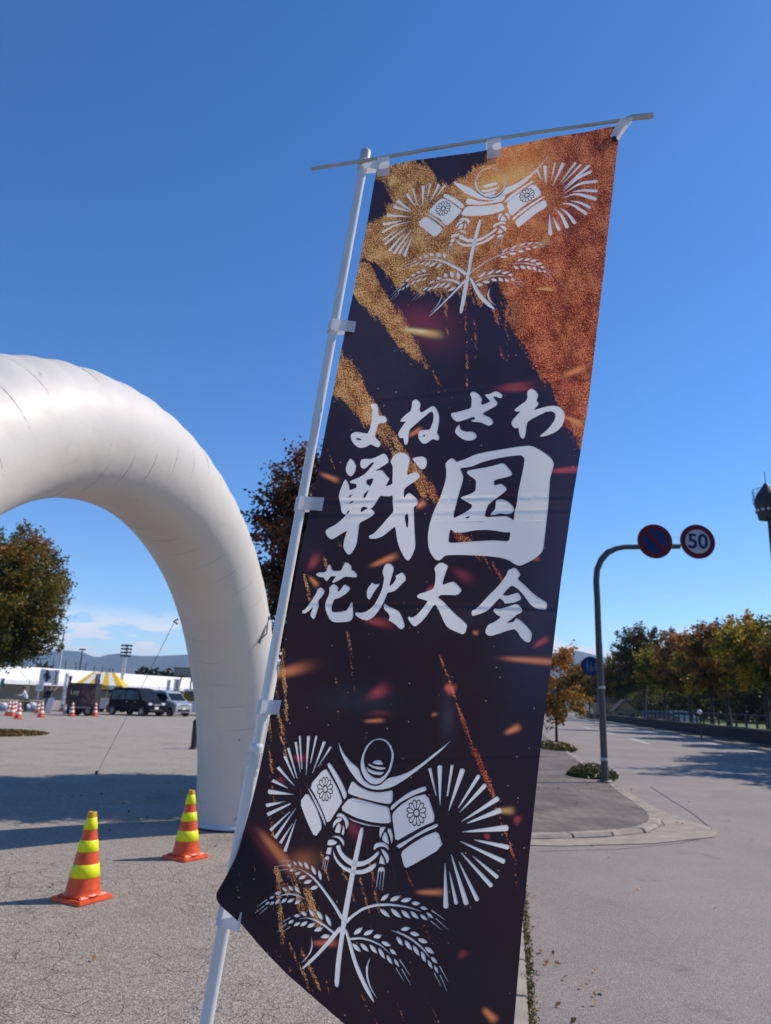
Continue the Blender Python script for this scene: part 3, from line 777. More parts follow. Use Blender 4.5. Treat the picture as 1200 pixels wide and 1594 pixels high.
q = MB(); q.box((0, -0.008, 0), (rS * 1.48, 0.004, rS * 0.24), tilt=(R_(45), 'Y')); q.build('red_bar', m_sred, s1)
s2 = round_sign('speed_limit_sign', 'round white sign with a red ring and a blue 50', c2, rS, m_swht)
text_mesh('number', '50', rS * 1.18, m_sblue, s2, (0, -0.006, -0.01), (R_(90), 0, 0), 0.002, 0.012)
for rt in (s1, s2):
    q = MB(); q.box((0, 0.055, -0.13), (0.16, 0.07, 0.05)); q.build('bracket', m_steel, rt)
    for v in (0, 0): pass
# blue cycle-and-walk sign further back
bs = ground(938.0, 1172); BY = bs.y
p2t = thing('path_sign_post', 'thin post of the blue sign, standing behind the bent post', 'sign post', bs)
top = at(935.2, 1020, BY); top.x = bs.x
q = MB(); q.tube([bs, top], 0.035, 10); q.build('pole', m_post, p2t, world=True)
c3 = at(919.5, 1037, BY - 0.06)
q = MB(); q.tube([Vector((bs.x, BY, c3.z)), Vector((c3.x, BY, c3.z))], 0.02, 8); q.build('arm', m_post, p2t, world=True)
s3 = thing('path_sign', 'small round blue sign with white walking figures behind the bent post', 'road sign', c3)
r3 = 14.5 / FPX * BY
q = MB(); disc(q, (0, 0, 0), 0.001, r3, 0, 0.015); q.build('plate', m_sblue, s3)
q = MB()
for dx, sc_ in ((-0.36, 1.0), (0.02, 0.7)):
    x = dx * r3
    disc(q, (x, 0, 0.38 * r3 * sc_ + 0.1 * r3), 0.001, 0.10 * r3 * sc_, -0.004, 0.003, 16)
    q.box((x, -0.003, 0.05 * r3), (0.2 * r3 * sc_, 0.003, 0.45 * r3 * sc_)); q.box((x - 0.06 * r3, -0.003, -0.35 * r3), (0.08 * r3, 0.003, 0.5 * r3)); q.box((x + 0.07 * r3, -0.003, -0.35 * r3), (0.08 * r3, 0.003, 0.45 * r3))
for dx in (0.28, 0.62): disc(q, (dx * r3, 0, -0.30 * r3), 0.13 * r3, 0.19 * r3, -0.004, 0.003, 20)
q.box((0.45 * r3, -0.003, -0.12 * r3), (0.34 * r3, 0.003, 0.05 * r3)); q.box((0.5 * r3, -0.003, 0.1 * r3), (0.12 * r3, 0.003, 0.4 * r3))
q.build('figures', G('sign_pale_blue', (0.10, 0.15, 0.24), 0.6), s3)
# mast with a floodlight platform at the right edge
ms = Vector((at(1217, 1000, 62).x, 62, 0.0))
m_dark = mat('dark_steel', (0.018, 0.016, 0.02), 0.6)
mast = thing('floodlight_mast', 'dark tapered mast with a railed lamp platform at the right edge', 'floodlight mast', ms)
zb, zt = at(1195, 808, 62).z, at(1190, 752, 62).z
q = MB(); q.tube([(0, 0, 0), (0, 0, zb + 0.3)], [0.28, 0.16], 14); q.build('pole', m_dark, mast)
q = MB(); hs = zt - zb
q.lathe([(0.2, zb), (0.85, zb), (1.0, zb + hs * 0.28), (1.12, zb + hs * 0.45), (0.9, zb + hs * 0.66), (0.45, zb + hs * 0.85), (0.12, zb + hs)], n=20, smooth=False); q.build('platform', m_dark, mast)
for k in range(14):
    a = 2 * math.pi * k / 14; rr = 1.16
    q = MB(); q.tube([(rr * math.cos(a), rr * math.sin(a), zb + hs * 0.42), (rr * math.cos(a) * 0.98, rr * math.sin(a) * 0.98, zb + hs * 0.8)], 0.025, 5); q.build('rail_post', m_dark, mast)
    q = MB(); q.box((0.98 * math.cos(a + 0.2), 0.98 * math.sin(a + 0.2), zb + hs * 0.22), (0.16, 0.2, 0.2), a + 0.2); q.build('floodlight', G('lamp_glass', (0.5, 0.52, 0.55), 0.2), mast)
q = MB(); q.tube([(1.16 * math.cos(2 * math.pi * k / 20), 1.16 * math.sin(2 * math.pi * k / 20), zb + hs * 0.8) for k in range(21)], 0.025, 5, caps=False); q.build('rail', m_dark, mast)
q = MB(); q.tube([(0, 0, zb + hs), (0, 0, zb + hs + 1.1)], 0.03, 6); q.build('lightning_rod', m_dark, mast)

# ---------------------------------------------------------------- the festival ground
m_tent = mat('tent_canvas', (0.80, 0.80, 0.80), 0.8, var=0.03, scale=2, trans=0.15)
m_tside = mat('tent_side', (0.55, 0.53, 0.51), 0.9, var=0.12, scale=0.7)
def tent(label, c, dirv, wd, dp, eave, top, roof, side_m, group=None, valance=0.28):
    ang = math.atan2(dirv.y, dirv.x)
    root = thing('event_tent', label, 'tent', c, ang, group)
    x, y = wd / 2, dp / 2
    q = MB(); th = 0.03
    for sgn in (-1, 1):
        q.prism([(-x, sgn * (y + 0.06), eave), (x, sgn * (y + 0.06), eave), (x, sgn * -0.001, top), (-x, sgn * -0.001, top)], (0, 0, th))
    q.prism([(-x + 0.01, -y, eave - 0.02), (-x + 0.01, y, eave - 0.02), (-x + 0.01, 0, top - 0.03)], (0.015, 0, 0)); q.prism([(x - 0.025, -y, eave - 0.02), (x - 0.025, y, eave - 0.02), (x - 0.025, 0, top - 0.03)], (0.015, 0, 0))
    q.build('roof', roof, root)
    q = MB()
    for sgn in (-1, 1): q.box((0, sgn * (y + 0.07), eave - valance / 2), (wd, 0.015, valance))
    q.build('valance', roof, root)
    for sx in (-1, 1):
        for sy in (-1, 1):
            q = MB(); q.tube([(sx * (x - 0.06), sy * (y - 0.03), 0), (sx * (x - 0.06), sy * (y - 0.03), eave)], 0.03, 6); q.build('leg', m_steel, root)
    if side_m:
        q = MB(); q.box((0, y - 0.1, eave / 2), (wd - 0.2, 0.02, eave - 0.05)); q.build('back_wall', side_m, root)
        q = MB(); q.box((0, -y + 0.35, 0.36), (wd * 0.84, 0.6, 0.72)); q.build('counter', G('counter_cloth', (0.25, 0.24, 0.23), 0.9, var=0.3, scale=1.2), root)
    return root
T0 = Vector((-30.0, 56.0, 0)); T1 = Vector((-17.0, 92.0, 0)); td = (T1 - T0).normalized()
ord_ = ['nearest', 'second', 'third', 'fourth', 'fifth', 'sixth', 'farthest']
for i in range(7):
    c = T0 + td * (i * 5.46 + 0.3)
    tent(f'white event tent with grey sides, {ord_[i]} of the long row', c, td, 5.40, 3.6, 2.15, 3.25, m_tent, m_tside, 'white event tents in a row')
# yellow and white striped tent
m_tyel = mat('tent_yellow', (0.80, 0.50, 0.02), 0.8, trans=0.15)
yc = ground(160, 1101); yc = Vector((yc.x, 58.5, 0)); yc.x = at(160, 1060, 58.5).x
root = thing('striped_tent', 'small tent with a yellow and white striped roof behind the food trailer', 'tent', yc, R_(10))
x, y, ev, tp = 1.75, 1.5, 2.0, 3.0
for k in range(7):
    a, c = -1 + 2 * k / 7, -1 + 2 * (k + 1) / 7
    q = MB(); q.prism([(x * a, -y, ev), (x * c, -y, ev), (x * c * 0.45, 0, tp), (x * a * 0.45, 0, tp)], (0, 0, 0.02)); q.prism([(x * a, y, ev), (x * c, y, ev), (x * c * 0.45, 0.001, tp), (x * a * 0.45, 0.001, tp)], (0, 0, 0.02))
    q.box((x * (a + c) / 2, -y, ev - 0.14), (x * (c - a) - 0.004, 0.012, 0.28)); q.build('roof_stripe', m_tyel if k % 2 == 0 else m_tent, root)
for sg in (-1, 1):
    q = MB(); q.prism([(sg * x, -y, ev), (sg * x, y, ev), (sg * x * 0.45, 0, tp)], (0, 0, 0.015)); q.build('roof_end', m_tyel, root)
    for sy in (-1, 1):
        q = MB(); q.tube([(sg * (x - 0.05), sy * (y - 0.05), 0), (sg * (x - 0.05), sy * (y - 0.05), ev)], 0.03, 6); q.build('leg', m_steel, root)

# vans
m_glass = mat('car_glass', (0.012, 0.015, 0.02), 0.12, spec=0.45)
m_tyre = mat('tyre', (0.02, 0.02, 0.02), 0.85)
m_rim = mat('rim', (0.45, 0.45, 0.46), 0.3, metal=0.8)
m_lamp = mat('headlamp', (0.75, 0.77, 0.80), 0.12, spec=0.8)
m_plate = mat('number_plate', (0.70, 0.70, 0.62), 0.5)
m_trim = mat('black_trim', (0.02, 0.02, 0.022), 0.5)
m_rlamp = mat('rear_lamp', (0.30, 0.01, 0.01), 0.3)
def van(label, loc, rz, paint, L=3.4, W=1.48, H=1.78, cat='van', chrome=True):
    root = thing('parked_van', label, cat, loc, rz)
    f, r_ = L / 2, -L / 2; hw = W / 2
    prof = [(r_, 0.30), (r_ - 0.0, 0.75), (r_ + 0.06, 1.02), (r_ + 0.16, H - 0.14), (r_ + 0.30, H - 0.02), (0.0, H), (f - 1.48, H - 0.05), (f - 1.25, H - 0.13), (f - 0.62, 1.06), (f - 0.12, 0.91), (f, 0.80), (f, 0.34), (f - 0.06, 0.24), (r_ + 0.06, 0.24)]
    wz = lambda z: hw if z < 1.0 else hw - (z - 1.0) * 0.14
    q = MB(); n = len(prof)
    vs = [(x, wz(z), z) for x, z in prof] + [(x, -wz(z), z) for x, z in prof]
    q.add(vs, [tuple(reversed(range(n))), tuple(range(n, 2 * n))] + [(i, (i + 1) % n, n + (i + 1) % n, n + i) for i in range(n)], False)
    q.build('body', paint, root, bevel=0.075)
    e = 0.008
    for s in (-1, 1):
        for xa, xb, xa2, xb2 in ((f - 1.46, f - 0.86, f - 1.46, f - 1.32), (f - 2.40, f - 1.52, f - 2.40, f - 1.52), (r_ + 0.24, f - 2.46, r_ + 0.30, f - 2.46)):
            z0, z1 = 1.06, H - 0.20
            P = [(xa, s * (wz(z0) + e), z0), (xb, s * (wz(z0) + e), z0), (xb2, s * (wz(z1) + e), z1), (xa2, s * (wz(z1) + e), z1)]
            q = MB(); q.prism(P, (0, -s * 0.03, 0)); q.build('side_window', m_glass, root)
        q = MB(); q.box((f - 0.80, s * (hw + 0.10), 1.10), (0.10, 0.16, 0.15)); q.build('mirror', paint, root, bevel=0.02)
        q = MB(); q.box((f - 1.33, s * (hw + 0.012), 0.93), (0.16, 0.02, 0.035)); q.box((f - 2.2, s * (hw + 0.012), 0.93), (0.16, 0.02, 0.035)); q.build('door_handle', m_rim if chrome else m_trim, root)
        q = MB()
        for xx in (f - 1.33, f - 2.31): q.box((xx, s * (hw + 0.001), 0.68), (0.012, 0.006, 0.62))
        q.build('door_gap', m_trim, root)
        q = MB(); q.box((f - 0.05, s * (hw - 0.24), 0.80), (0.12, 0.34, 0.20), tilt=(R_(12), 'Y')); q.build('headlight', m_lamp, root, bevel=0.03)
        q = MB(); q.box((r_ + 0.03, s * (hw - 0.09), 0.98), (0.08, 0.12, 0.36)); q.build('tail_light', m_rlamp, root)
        for xw in (f - 0.58, r_ + 0.50):
            q = MB(); q.tube([(xw, s * (hw - 0.17), 0.28), (xw, s * (hw - 0.02), 0.28), (xw, s * (hw + 0.005), 0.28)], [0.28, 0.28, 0.255], 22, smooth=False); wh = q.build('wheel', m_tyre, root)
            q = MB()
            q.tube([(xw, s * (hw + 0.004), 0.28), (xw, s * (hw + 0.012), 0.28)], 0.055, 12)
            for k in range(6):
                a = k * math.pi / 3
                q.box((xw + 0.10 * math.cos(a), s * (hw + 0.010), 0.28 + 0.10 * math.sin(a)), (0.18, 0.012, 0.05), tilt=(-a, 'Y'))
            vs = []; fs = []
            for k in range(24):
                a = 2 * math.pi * k / 24
                for rr in (0.165, 0.195): vs.append((xw + rr * math.cos(a), s * (hw + 0.012), 0.28 + rr * math.sin(a)))
            for k in range(24): j = (k + 1) % 24; fs.append((2 * k, 2 * j, 2 * j + 1, 2 * k + 1))
            q.add(vs, fs, False); q.build('rim', m_rim, wh)
            q = MB(); q.tube([(xw, s * (hw - 0.12), 0.29), (xw, s * (hw + 0.002), 0.29)], 0.325, 22, smooth=False); q.build('wheel_arch', m_trim, root)
    z0, z1 = 1.09, H - 0.20; xf0 = f - 1.25 + 0.63 * (H - 0.13 - z0) / (H - 1.19); xf1 = f - 1.25 + 0.63 * 0.07 / (H - 1.19)
    P = [(xf0 + 0.015, -wz(z0) + 0.1, z0), (xf0 + 0.015, wz(z0) - 0.1, z0), (xf1 + 0.015, wz(z1) - 0.09, z1), (xf1 + 0.015, -wz(z1) + 0.09, z1)]
    q = MB(); q.prism(P, (-0.03, 0, -0.015)); q.build('windscreen', m_glass, root)
    q = MB(); q.prism([(r_ + 0.07, -hw + 0.14, 1.08), (r_ + 0.07, hw - 0.14, 1.08), (r_ + 0.15, hw - 0.18, H - 0.24), (r_ + 0.15, -hw + 0.18, H - 0.24)], (-0.02, 0, 0)); q.build('rear_window', m_glass, root)
    q = MB(); q.box((f + 0.004, 0, 0.78), (0.02, 0.62, 0.10)); q.build('grille', m_rim if chrome else m_trim, root)
    q = MB(); q.box((f + 0.006, 0, 0.42), (0.03, W * 0.7, 0.16)); q.build('air_intake', m_trim, root)
    q = MB(); q.box((f + 0.022, 0, 0.56), (0.015, 0.33, 0.165)); q.build('number_plate', m_plate, root)
    return root
m_pblack = mat('black_paint', (0.007, 0.0075, 0.012), 0.4, spec=0.08)
m_psilver = mat('silver_paint', (0.42, 0.44, 0.46), 0.3, metal=0.3, coat=0.8)
m_pwhite = mat('white_paint', (0.75, 0.75, 0.74), 0.3, coat=0.6)
vc = ground(211, 1113.5)
hd = R_(-33); fw = Vector((math.cos(hd), math.sin(hd), 0)); lf = Vector((-fw.y, fw.x, 0))
van('black tall van parked broadside with its front to the right', vc, hd, m_pblack, 4.2, 1.62, 1.90)
van('silver van parked right beside and behind the black van', vc + lf * 2.4 + fw * 0.35, hd, m_psilver, 3.7, 1.58, 1.80)
van('white van behind the tail of the black van', Vector((vc.x - 4.5, vc.y + 6.3, 0)), R_(180) + hd + R_(6), m_pwhite, 3.4, 1.48, 1.95)
van('large white van behind the silver van, mostly hidden', vc + lf * 6.6 + fw * 0.2, hd, m_pwhite, 4.4, 1.7, 2.0)

# food trailer with dark panels
tc_ = ground(131, 1108); tc_ = Vector((at(131, 1090, 49).x, 49, 0))
tr = thing('food_trailer', 'dark food trailer with a lettered panel left of the black van', 'food trailer', tc_, R_(6))
m_tr = mat('trailer_dark', (0.035, 0.028, 0.026), 0.5, var=0.3, scale=3)
m_trf = mat('trailer_floral', (0.10, 0.045, 0.05), 0.6, var=0.95, scale=6)
q = MB(); q.box((0, 0, 1.22), (1.66, 1.5, 1.50)); q.build('body', m_tr, tr, bevel=0.03)
q = MB(); q.box((0, 0, 2.0), (1.74, 1.6, 0.07)); q.build('roof', m_tr, tr)
q = MB(); q.box((-0.43, -0.765, 1.42), (0.74, 0.02, 0.80)); q.build('sign_panel', G('trailer_panel', (0.02, 0.016, 0.014), 0.5), tr)
text_mesh('lettering', 'Luy', 0.40, G('gold_letters', (0.55, 0.42, 0.26), 0.5), tr, (-0.43, -0.778, 1.46), (R_(90), 0, 0), 0.003, 0.008)
q = MB(); q.box((0.42, -0.765, 1.32), (0.80, 0.02, 1.15)); q.build('floral_panel', m_trf, tr)
q = MB(); q.box((0, -0.80, 0.52), (1.3, 0.14, 0.10)); q.build('shelf', G('trailer_shelf', (0.25, 0.20, 0.18), 0.7), tr)
for xx in (-0.5, 0.5):
    for s in (-1, 1):
        q = MB(); q.tube([(xx, s * 0.6, 0.30), (xx, s * 0.76, 0.30)], 0.30, 18, smooth=False); wq = q.build('wheel', m_tyre, tr)
        q = MB(); q.tube([(xx, s * 0.75, 0.30), (xx, s * 0.77, 0.30)], 0.14, 14, smooth=False); q.build('rim', G('dull_rim', (0.20, 0.22, 0.20), 0.5), wq)
q = MB(); q.box((0, 0, 0.42), (1.7, 1.2, 0.08)); q.build('chassis', m_trim, tr)

# flags on thin poles round the stalls
def flag(label, px, y0, y1, Y, wpx, main, marks, group='nobori flags round the stalls', side=1):
    top, bot = at(px, y0, Y), at(px, y1, Y)
    root = thing('nobori_flag', label, 'flag', (bot.x, Y, 0))
    h = top.z; fw_ = wpx / FPX * Y; fl = h - bot.z
    q = MB(); q.tube([(0, 0, 0), (0, 0, h + 0.05)], 0.018, 6); q.tube([(-0.02, 0, h), (side * fw_ * 1.05, 0, h)], 0.012, 5); q.build('pole', m_steel, root)
    q = MB(); nz = 10; vs = []; fs = []
    for j in range(nz + 1):
        for i in range(3):
            vs.append((side * (0.03 + fw_ * i / 2), -0.02 + 0.05 * math.sin(j * 0.9 + i), h - 0.02 - fl * j / nz))
    for j in range(nz):
        for i in range(2): fs.append((j * 3 + i, j * 3 + i + 1, (j + 1) * 3 + i + 1, (j + 1) * 3 + i))
    q.add(vs, fs, True); q.build('cloth', main, root)
    if marks:
        q = MB(); r = random.Random(px)
        k = 6
        for j in range(k):
            z = h - fl * (j + 0.7) / (k + 0.6); sz = fw_ * 0.62
            cx = side * (0.03 + fw_ / 2); yy = -0.09
            q.box((cx, yy, z + sz * 0.28), (sz, 0.006, sz * 0.16)); q.box((cx + r.uniform(-0.2, 0.2) * sz, yy - 0.006, z), (sz * 0.16, 0.006, sz * 0.8)); q.box((cx + r.uniform(-0.1, 0.1) * sz, yy, z - sz * 0.2), (sz * 0.7, 0.006, sz * 0.14))
        q.build('lettering', marks, root)
    return root
fl_red = mat('flag_dark_red', (0.16, 0.025, 0.025), 0.8, trans=0.2); fl_wht = mat('flag_white', (0.75, 0.75, 0.78), 0.8, trans=0.2)
fl_pur = mat('flag_purple', (0.09, 0.075, 0.19), 0.8, trans=0.2); fl_ink = mat('flag_ink', (0.05, 0.05, 0.12), 0.8); fl_inkr = mat('flag_ink_red', (0.35, 0.03, 0.03), 0.8); fl_grn = mat('flag_green', (0.01, 0.20, 0.12), 0.8)
flag('dark red nobori flag left of the food trailer', 101, 1052, 1096, 52, 4.5, fl_red, None)
flag('white nobori flag with red writing beside the dark red one', 95.5, 1048, 1095, 54, 4.0, fl_wht, fl_inkr)
flag('purple nobori flag with white writing in front of the striped tent', 147, 1049, 1066, 53, 7, fl_pur, fl_wht)
flag('tall narrow white nobori flag with dark writing rising over the tents', 187, 1023, 1060, 60, 4.0, fl_wht, fl_inkr)
flag('white nobori flag with purple writing behind the silver van', 268, 1057, 1091, 56, 9, fl_wht, fl_pur)
flag('white nobori flag behind the one with purple writing', 257, 1058, 1090, 60, 5, fl_wht, fl_ink)
flag('small green flag at the left edge of the tents', 0, 1056, 1068, 54, 5, fl_grn, None)
flag('white nobori flag over the pointing person, left one', 60, 1041, 1075, 55, 6, fl_wht, fl_ink)
flag('white nobori flag over the pointing person, right one', 80, 1043, 1066, 55, 9, fl_wht, fl_ink)
# big hanging sheet with a dark figure painted on it, and a small white notice
bp = at(72, 1060, 54)
root = thing('painted_sheet', 'white hanging sheet with a dark tree shape above the pointing person', 'sheet', (bp.x, 54, 0))
za, zb2 = at(72, 1043, 54).z, at(72, 1063, 54).z
q = MB(); q.box((0, 0, (za + zb2) / 2), (1.05, 0.02, za - zb2)); q.build('sheet', fl_wht, root)
q = MB()
for dx, dz, s_ in ((0, 0.25, 0.22), (-0.1, 0.05, 0.26), (0.12, -0.05, 0.24), (0, -0.25, 0.2), (-0.02, 0.42, 0.12)): disc(q, (dx, -0.012, (za + zb2) / 2 + dz * 0.95), 0.001, s_ * 0.75, 0, 0.004, 9)
q.build('drawing', G('sheet_ink', (0.16, 0.13, 0.17), 0.9), root)
for sx in (-0.5, 0.5):
    q = MB(); q.tube([(sx, 0.02, 0), (sx, 0.02, za)], 0.02, 6); q.build('pole', m_steel, root)
root = thing('notice_board', 'white notice with dark characters beside the raised arm', 'notice', (at(60, 1080, 52.5).x, 52.5, 0))
z_ = at(60, 1070, 52.5).z
q = MB(); q.box((0, 0, z_), (0.50, 0.03, 0.46)); q.build('board', fl_wht, root)
q = MB()
for k in range(4): q.box((-0.16 + 0.11 * k, -0.02, z_ + 0.02 * (-1) ** k), (0.03, 0.006, 0.26), tilt=(0.5 * (-1) ** k, 'Y'))
q.build('writing', fl_ink, root)
q = MB(); q.tube([(0, 0.02, 0), (0, 0.02, z_)], 0.02, 6); q.build('stake', m_steel, root)
# stall goods: white sacks and boxes on the ground
for (px, py, Y, sx, lb) in ((51, 1095, 53, 0.75, 'pile of white sacks right of the stooping person'), (5, 1096, 53, 0.7, 'pale sacks piled at the left edge of the stalls'), (108, 1100, 51, 0.5, 'white and red goods heaped left of the trailer')):
    c = at(px, py, Y); root = thing('goods_pile', lb, 'goods', (c.x, Y, 0))
    for k in range(3):
        q = MB(); q.ball((-sx / 3 + k * sx / 3, random.uniform(-0.1, 0.1), c.z * 0.55 + (0.12 if k == 1 else 0)), sx * 0.36, 10, 7, (1, 0.9, 0.8)); q.build('sack', fl_wht if k != 1 or sx > 0.6 else fl_inkr, root)
    q = MB(); q.box((0, 0, c.z * 0.2), (sx * 1.1, 0.6, c.z * 0.4)); q.build('table', G('counter_cloth', (0.25, 0.24, 0.23), 0.9), root)
c = at(75.5, 1100, 51.5); root = thing('sign_stand', 'white standing board beside the legs of the pointing person', 'sign', (c.x, 51.5, 0))
q = MB(); q.prism([(-0.2, 0, 0.02), (0.2, 0, 0.02), (0.26, 0.12, 1.0), (-0.14, 0.12, 1.0)], (0, 0.03, 0)); q.build('board', fl_wht, root)
q = MB(); q.box((0, 0.28, 0.45), (0.3, 0.03, 0.95), tilt=(-0.2, 'X')); q.build('prop', m_steel, root)
# wooden panel on stilts by the arch leg
c = at(287, 1049, 64); root = thing('panel_frame', 'grey wooden panel on dark slanted stilts behind the arch leg', 'panel', (c.x, 64, 0))
m_wood = mat('grey_wood', (0.22, 0.205, 0.18), 0.85, var=0.3, scale=6)
zt_, zb_ = at(287, 1040, 64).z, at(287, 1053, 64).z
for k in range(9):
    q = MB(); q.box((-0.82 + 0.205 * k, 0, (zt_ + zb_) / 2), (0.19, 0.03, zt_ - zb_ - 0.01 * (k % 3))); q.build('plank', m_wood, root)
q = MB(); q.box((0, -0.03, zt_), (1.95, 0.06, 0.07)); q.box((0, -0.03, zb_), (1.95, 0.06, 0.07)); q.build('frame', m_trim, root)
for dx in (-0.6, 0.6):
    q = MB(); q.tube([(dx, 0.05, 0), (dx * 0.7 + 0.2, 0.05, zb_ + 0.2)], 0.06, 6); q.build('stilt', m_trim, root)

# people
m_skin = mat('skin', (0.42, 0.24, 0.16), 0.6); m_hair = mat('hair', (0.012, 0.010, 0.009), 0.6)
cl_wht = mat('white_shirt', (0.72, 0.72, 0.72), 0.85); cl_blk = mat('black_cloth', (0.02, 0.02, 0.025), 0.9); cl_jean = mat('jeans', (0.06, 0.11, 0.22), 0.9); cl_blue = mat('pale_blue_shirt', (0.32, 0.42, 0.55), 0.85); cl_tan = mat('tan_trousers', (0.32, 0.23, 0.14), 0.9); cl_gry = mat('grey_cloth', (0.16, 0.16, 0.17), 0.9)
def person(label, loc, rz, shirt, trousers, hands, stoop=0.0, step=0.08, hgt=1.68):
    """one skinned body; joints in metres, x to the figure's left, -y forwards"""
    k = hgt / 1.70; bend = lambda z: (-math.sin(stoop) * max(0, z - 0.92), 0.92 + math.cos(stoop) * max(0, z - 0.92)) if z > 0.92 else (0, z)
    J = {}
    def j(n, x, y, z, r): J[n] = ((x, y + bend(z)[0], bend(z)[1]), r)
    j('pel', 0, 0, 0.94, 0.150); j('wai', 0, 0, 1.08, 0.135); j('che', 0, 0, 1.30, 0.160); j('nec', 0, 0.0, 1.45, 0.062); j('nk2', 0, -0.01, 1.50, 0.060); j('hd1', 0, -0.015, 1.57, 0.092); j('hd2', 0, -0.01, 1.66, 0.080)
    ed = [('pel', 'wai'), ('wai', 'che'), ('che', 'nec'), ('nec', 'nk2'), ('nk2', 'hd1'), ('hd1', 'hd2')]
    for s, sd in ((1, 'l'), (-1, 'r')):
        j('hip' + sd, s * 0.095, 0, 0.86, 0.100); j('kne' + sd, s * 0.105, -s * step * 0.5 - 0.01, 0.48, 0.068); j('ank' + sd, s * 0.105, -s * step + 0.03, 0.085, 0.045); j('toe' + sd, s * 0.12, -s * step - 0.14, 0.04, 0.038)
        ed += [('pel', 'hip' + sd), ('hip' + sd, 'kne' + sd), ('kne' + sd, 'ank' + sd), ('ank' + sd, 'toe' + sd)]
        j('sho' + sd, s * 0.175, 0, 1.39, 0.062); ed.append(('che', 'sho' + sd))
        el, ha = hands[0 if s == 1 else 1]
        J['elb' + sd] = (tuple(Vector(J['sho' + sd][0]) + Vector(el)), 0.047); J['wri' + sd] = (tuple(Vector(J['elb' + sd][0]) + Vector(ha)), 0.034)
        J['han' + sd] = (tuple(Vector(J['wri' + sd][0]) + Vector(ha).normalized() * 0.12), 0.030)
        ed += [('sho' + sd, 'elb' + sd), ('elb' + sd, 'wri' + sd), ('wri' + sd, 'han' + sd)]
    names = list(J); idx = {n: i for i, n in enumerate(names)}
    me = bpy.data.meshes.new('body'); me.from_pydata([Vector(J[n][0]) * k for n in names], [(idx[a], idx[c]) for a, c in ed], [])
    o = bpy.data.objects.new('body', me); COL.objects.link(o)
    sk = o.modifiers.new('s', 'SKIN'); sk.use_smooth_shade = True
    for i, n in enumerate(names):
        v = me.skin_vertices[0].data[i]; v.radius = (J[n][1] * k,) * 2; v.use_root = (n == 'pel')
    sb_ = o.modifiers.new('u', 'SUBSURF'); sb_.levels = 1; sb_.render_levels = 1
    m2 = bpy.data.meshes.new_from_object(o.evaluated_get(bpy.context.evaluated_depsgraph_get()))
    bpy.data.objects.remove(o); m2.name = 'body'
    root = thing('person', label, 'person', loc, rz)
    m2.materials.clear()
    for q in (m_skin, shirt, trousers, cl_blk): m2.materials.append(q)
    hand_pts = [Vector(J[n][0]) * k for n in ('hanl', 'hanr', 'wril', 'wrir')]
    nk = Vector(J['nk2'][0]) * k; ud = (Vector(J['nk2'][0]) - Vector(J['che'][0])).normalized()
    for p in m2.polygons:
        c = Vector(p.center)
        if (c - nk).dot(ud) > -0.02 or min((c - h_).length for h_ in hand_pts) < 0.09: p.material_index = 0
        elif c.z < 0.09 * k: p.material_index = 3
        elif c.z > 0.95 * k or abs(c.x) > 0.24: p.material_index = 1
        else: p.material_index = 2
    bo = bpy.data.objects.new('body', m2); COL.objects.link(bo); bo.parent = root
    hd_ = Vector(J['hd2'][0]) * k
    q = MB(); q.ball(hd_ + Vector((0, 0.022, 0.005)), 0.102 * k, 14, 10, (0.92, 1.0, 0.98)); q.build('hair', m_hair, root)
    f = Vector(J['hd1'][0]) * k
    q = MB(); q.ball(f + Vector((0, -0.092, 0.0)), 0.016, 6, 4); q.build('nose', m_skin, root)
    q = MB()
    for s in (-1, 1): q.ball(f + Vector((s * 0.032, -0.082, 0.035)), 0.009, 6, 4)
    q.build('eyes', m_hair, root)
    return root
down = ((0.05, 0.02, -0.28), (0.0, -0.06, -0.25)); downr = ((-0.05, 0.02, -0.28), (0.0, -0.06, -0.25))
fwd = ((0.05, -0.18, -0.22), (-0.03, -0.24, -0.02)); fwdr = ((-0.05, -0.18, -0.22), (0.03, -0.24, -0.02))
def pat(px, py, Y=None): 
    g_ = ground(px, py); return g_
person('person in a white shirt and dark trousers stooping over a stall table', pat(38, 1109), R_(-60), cl_wht, cl_blk, (fwd, fwdr), 0.38)
person('person in a black top and jeans raising one arm to the notice', pat(71, 1108.5), R_(200), cl_blk, cl_jean, (down, ((-0.20, -0.10, 0.12), (-0.16, -0.10, 0.20))), 0.0, 0.05, 1.74)
person('person in a patterned dark top standing before the trailer', pat(134, 1111), R_(170), cl_gry, cl_blk, (down, downr), 0.05, 0.12)
person('person in black with a shoulder bag walking right of the silver van', pat(285, 1108), R_(150), cl_blk, cl_blk, (down, downr), 0.05, 0.16, 1.72)
person('person in a white top between two others by the arch leg', pat(288.5, 1108), R_(30), cl_wht, cl_gry, (down, downr), 0.0, 0.1, 1.62)
person('person in a pale blue shirt and tan trousers by the arch leg', pat(295, 1108.5), R_(170), cl_blue, cl_tan, (down, downr), 0.0, 0.14, 1.75)
person('person in dark clothes at a stall left of the trailer', pat(110, 1106), R_(180), cl_blk, cl_gry, (fwd, fwdr), 0.1, 0.05)

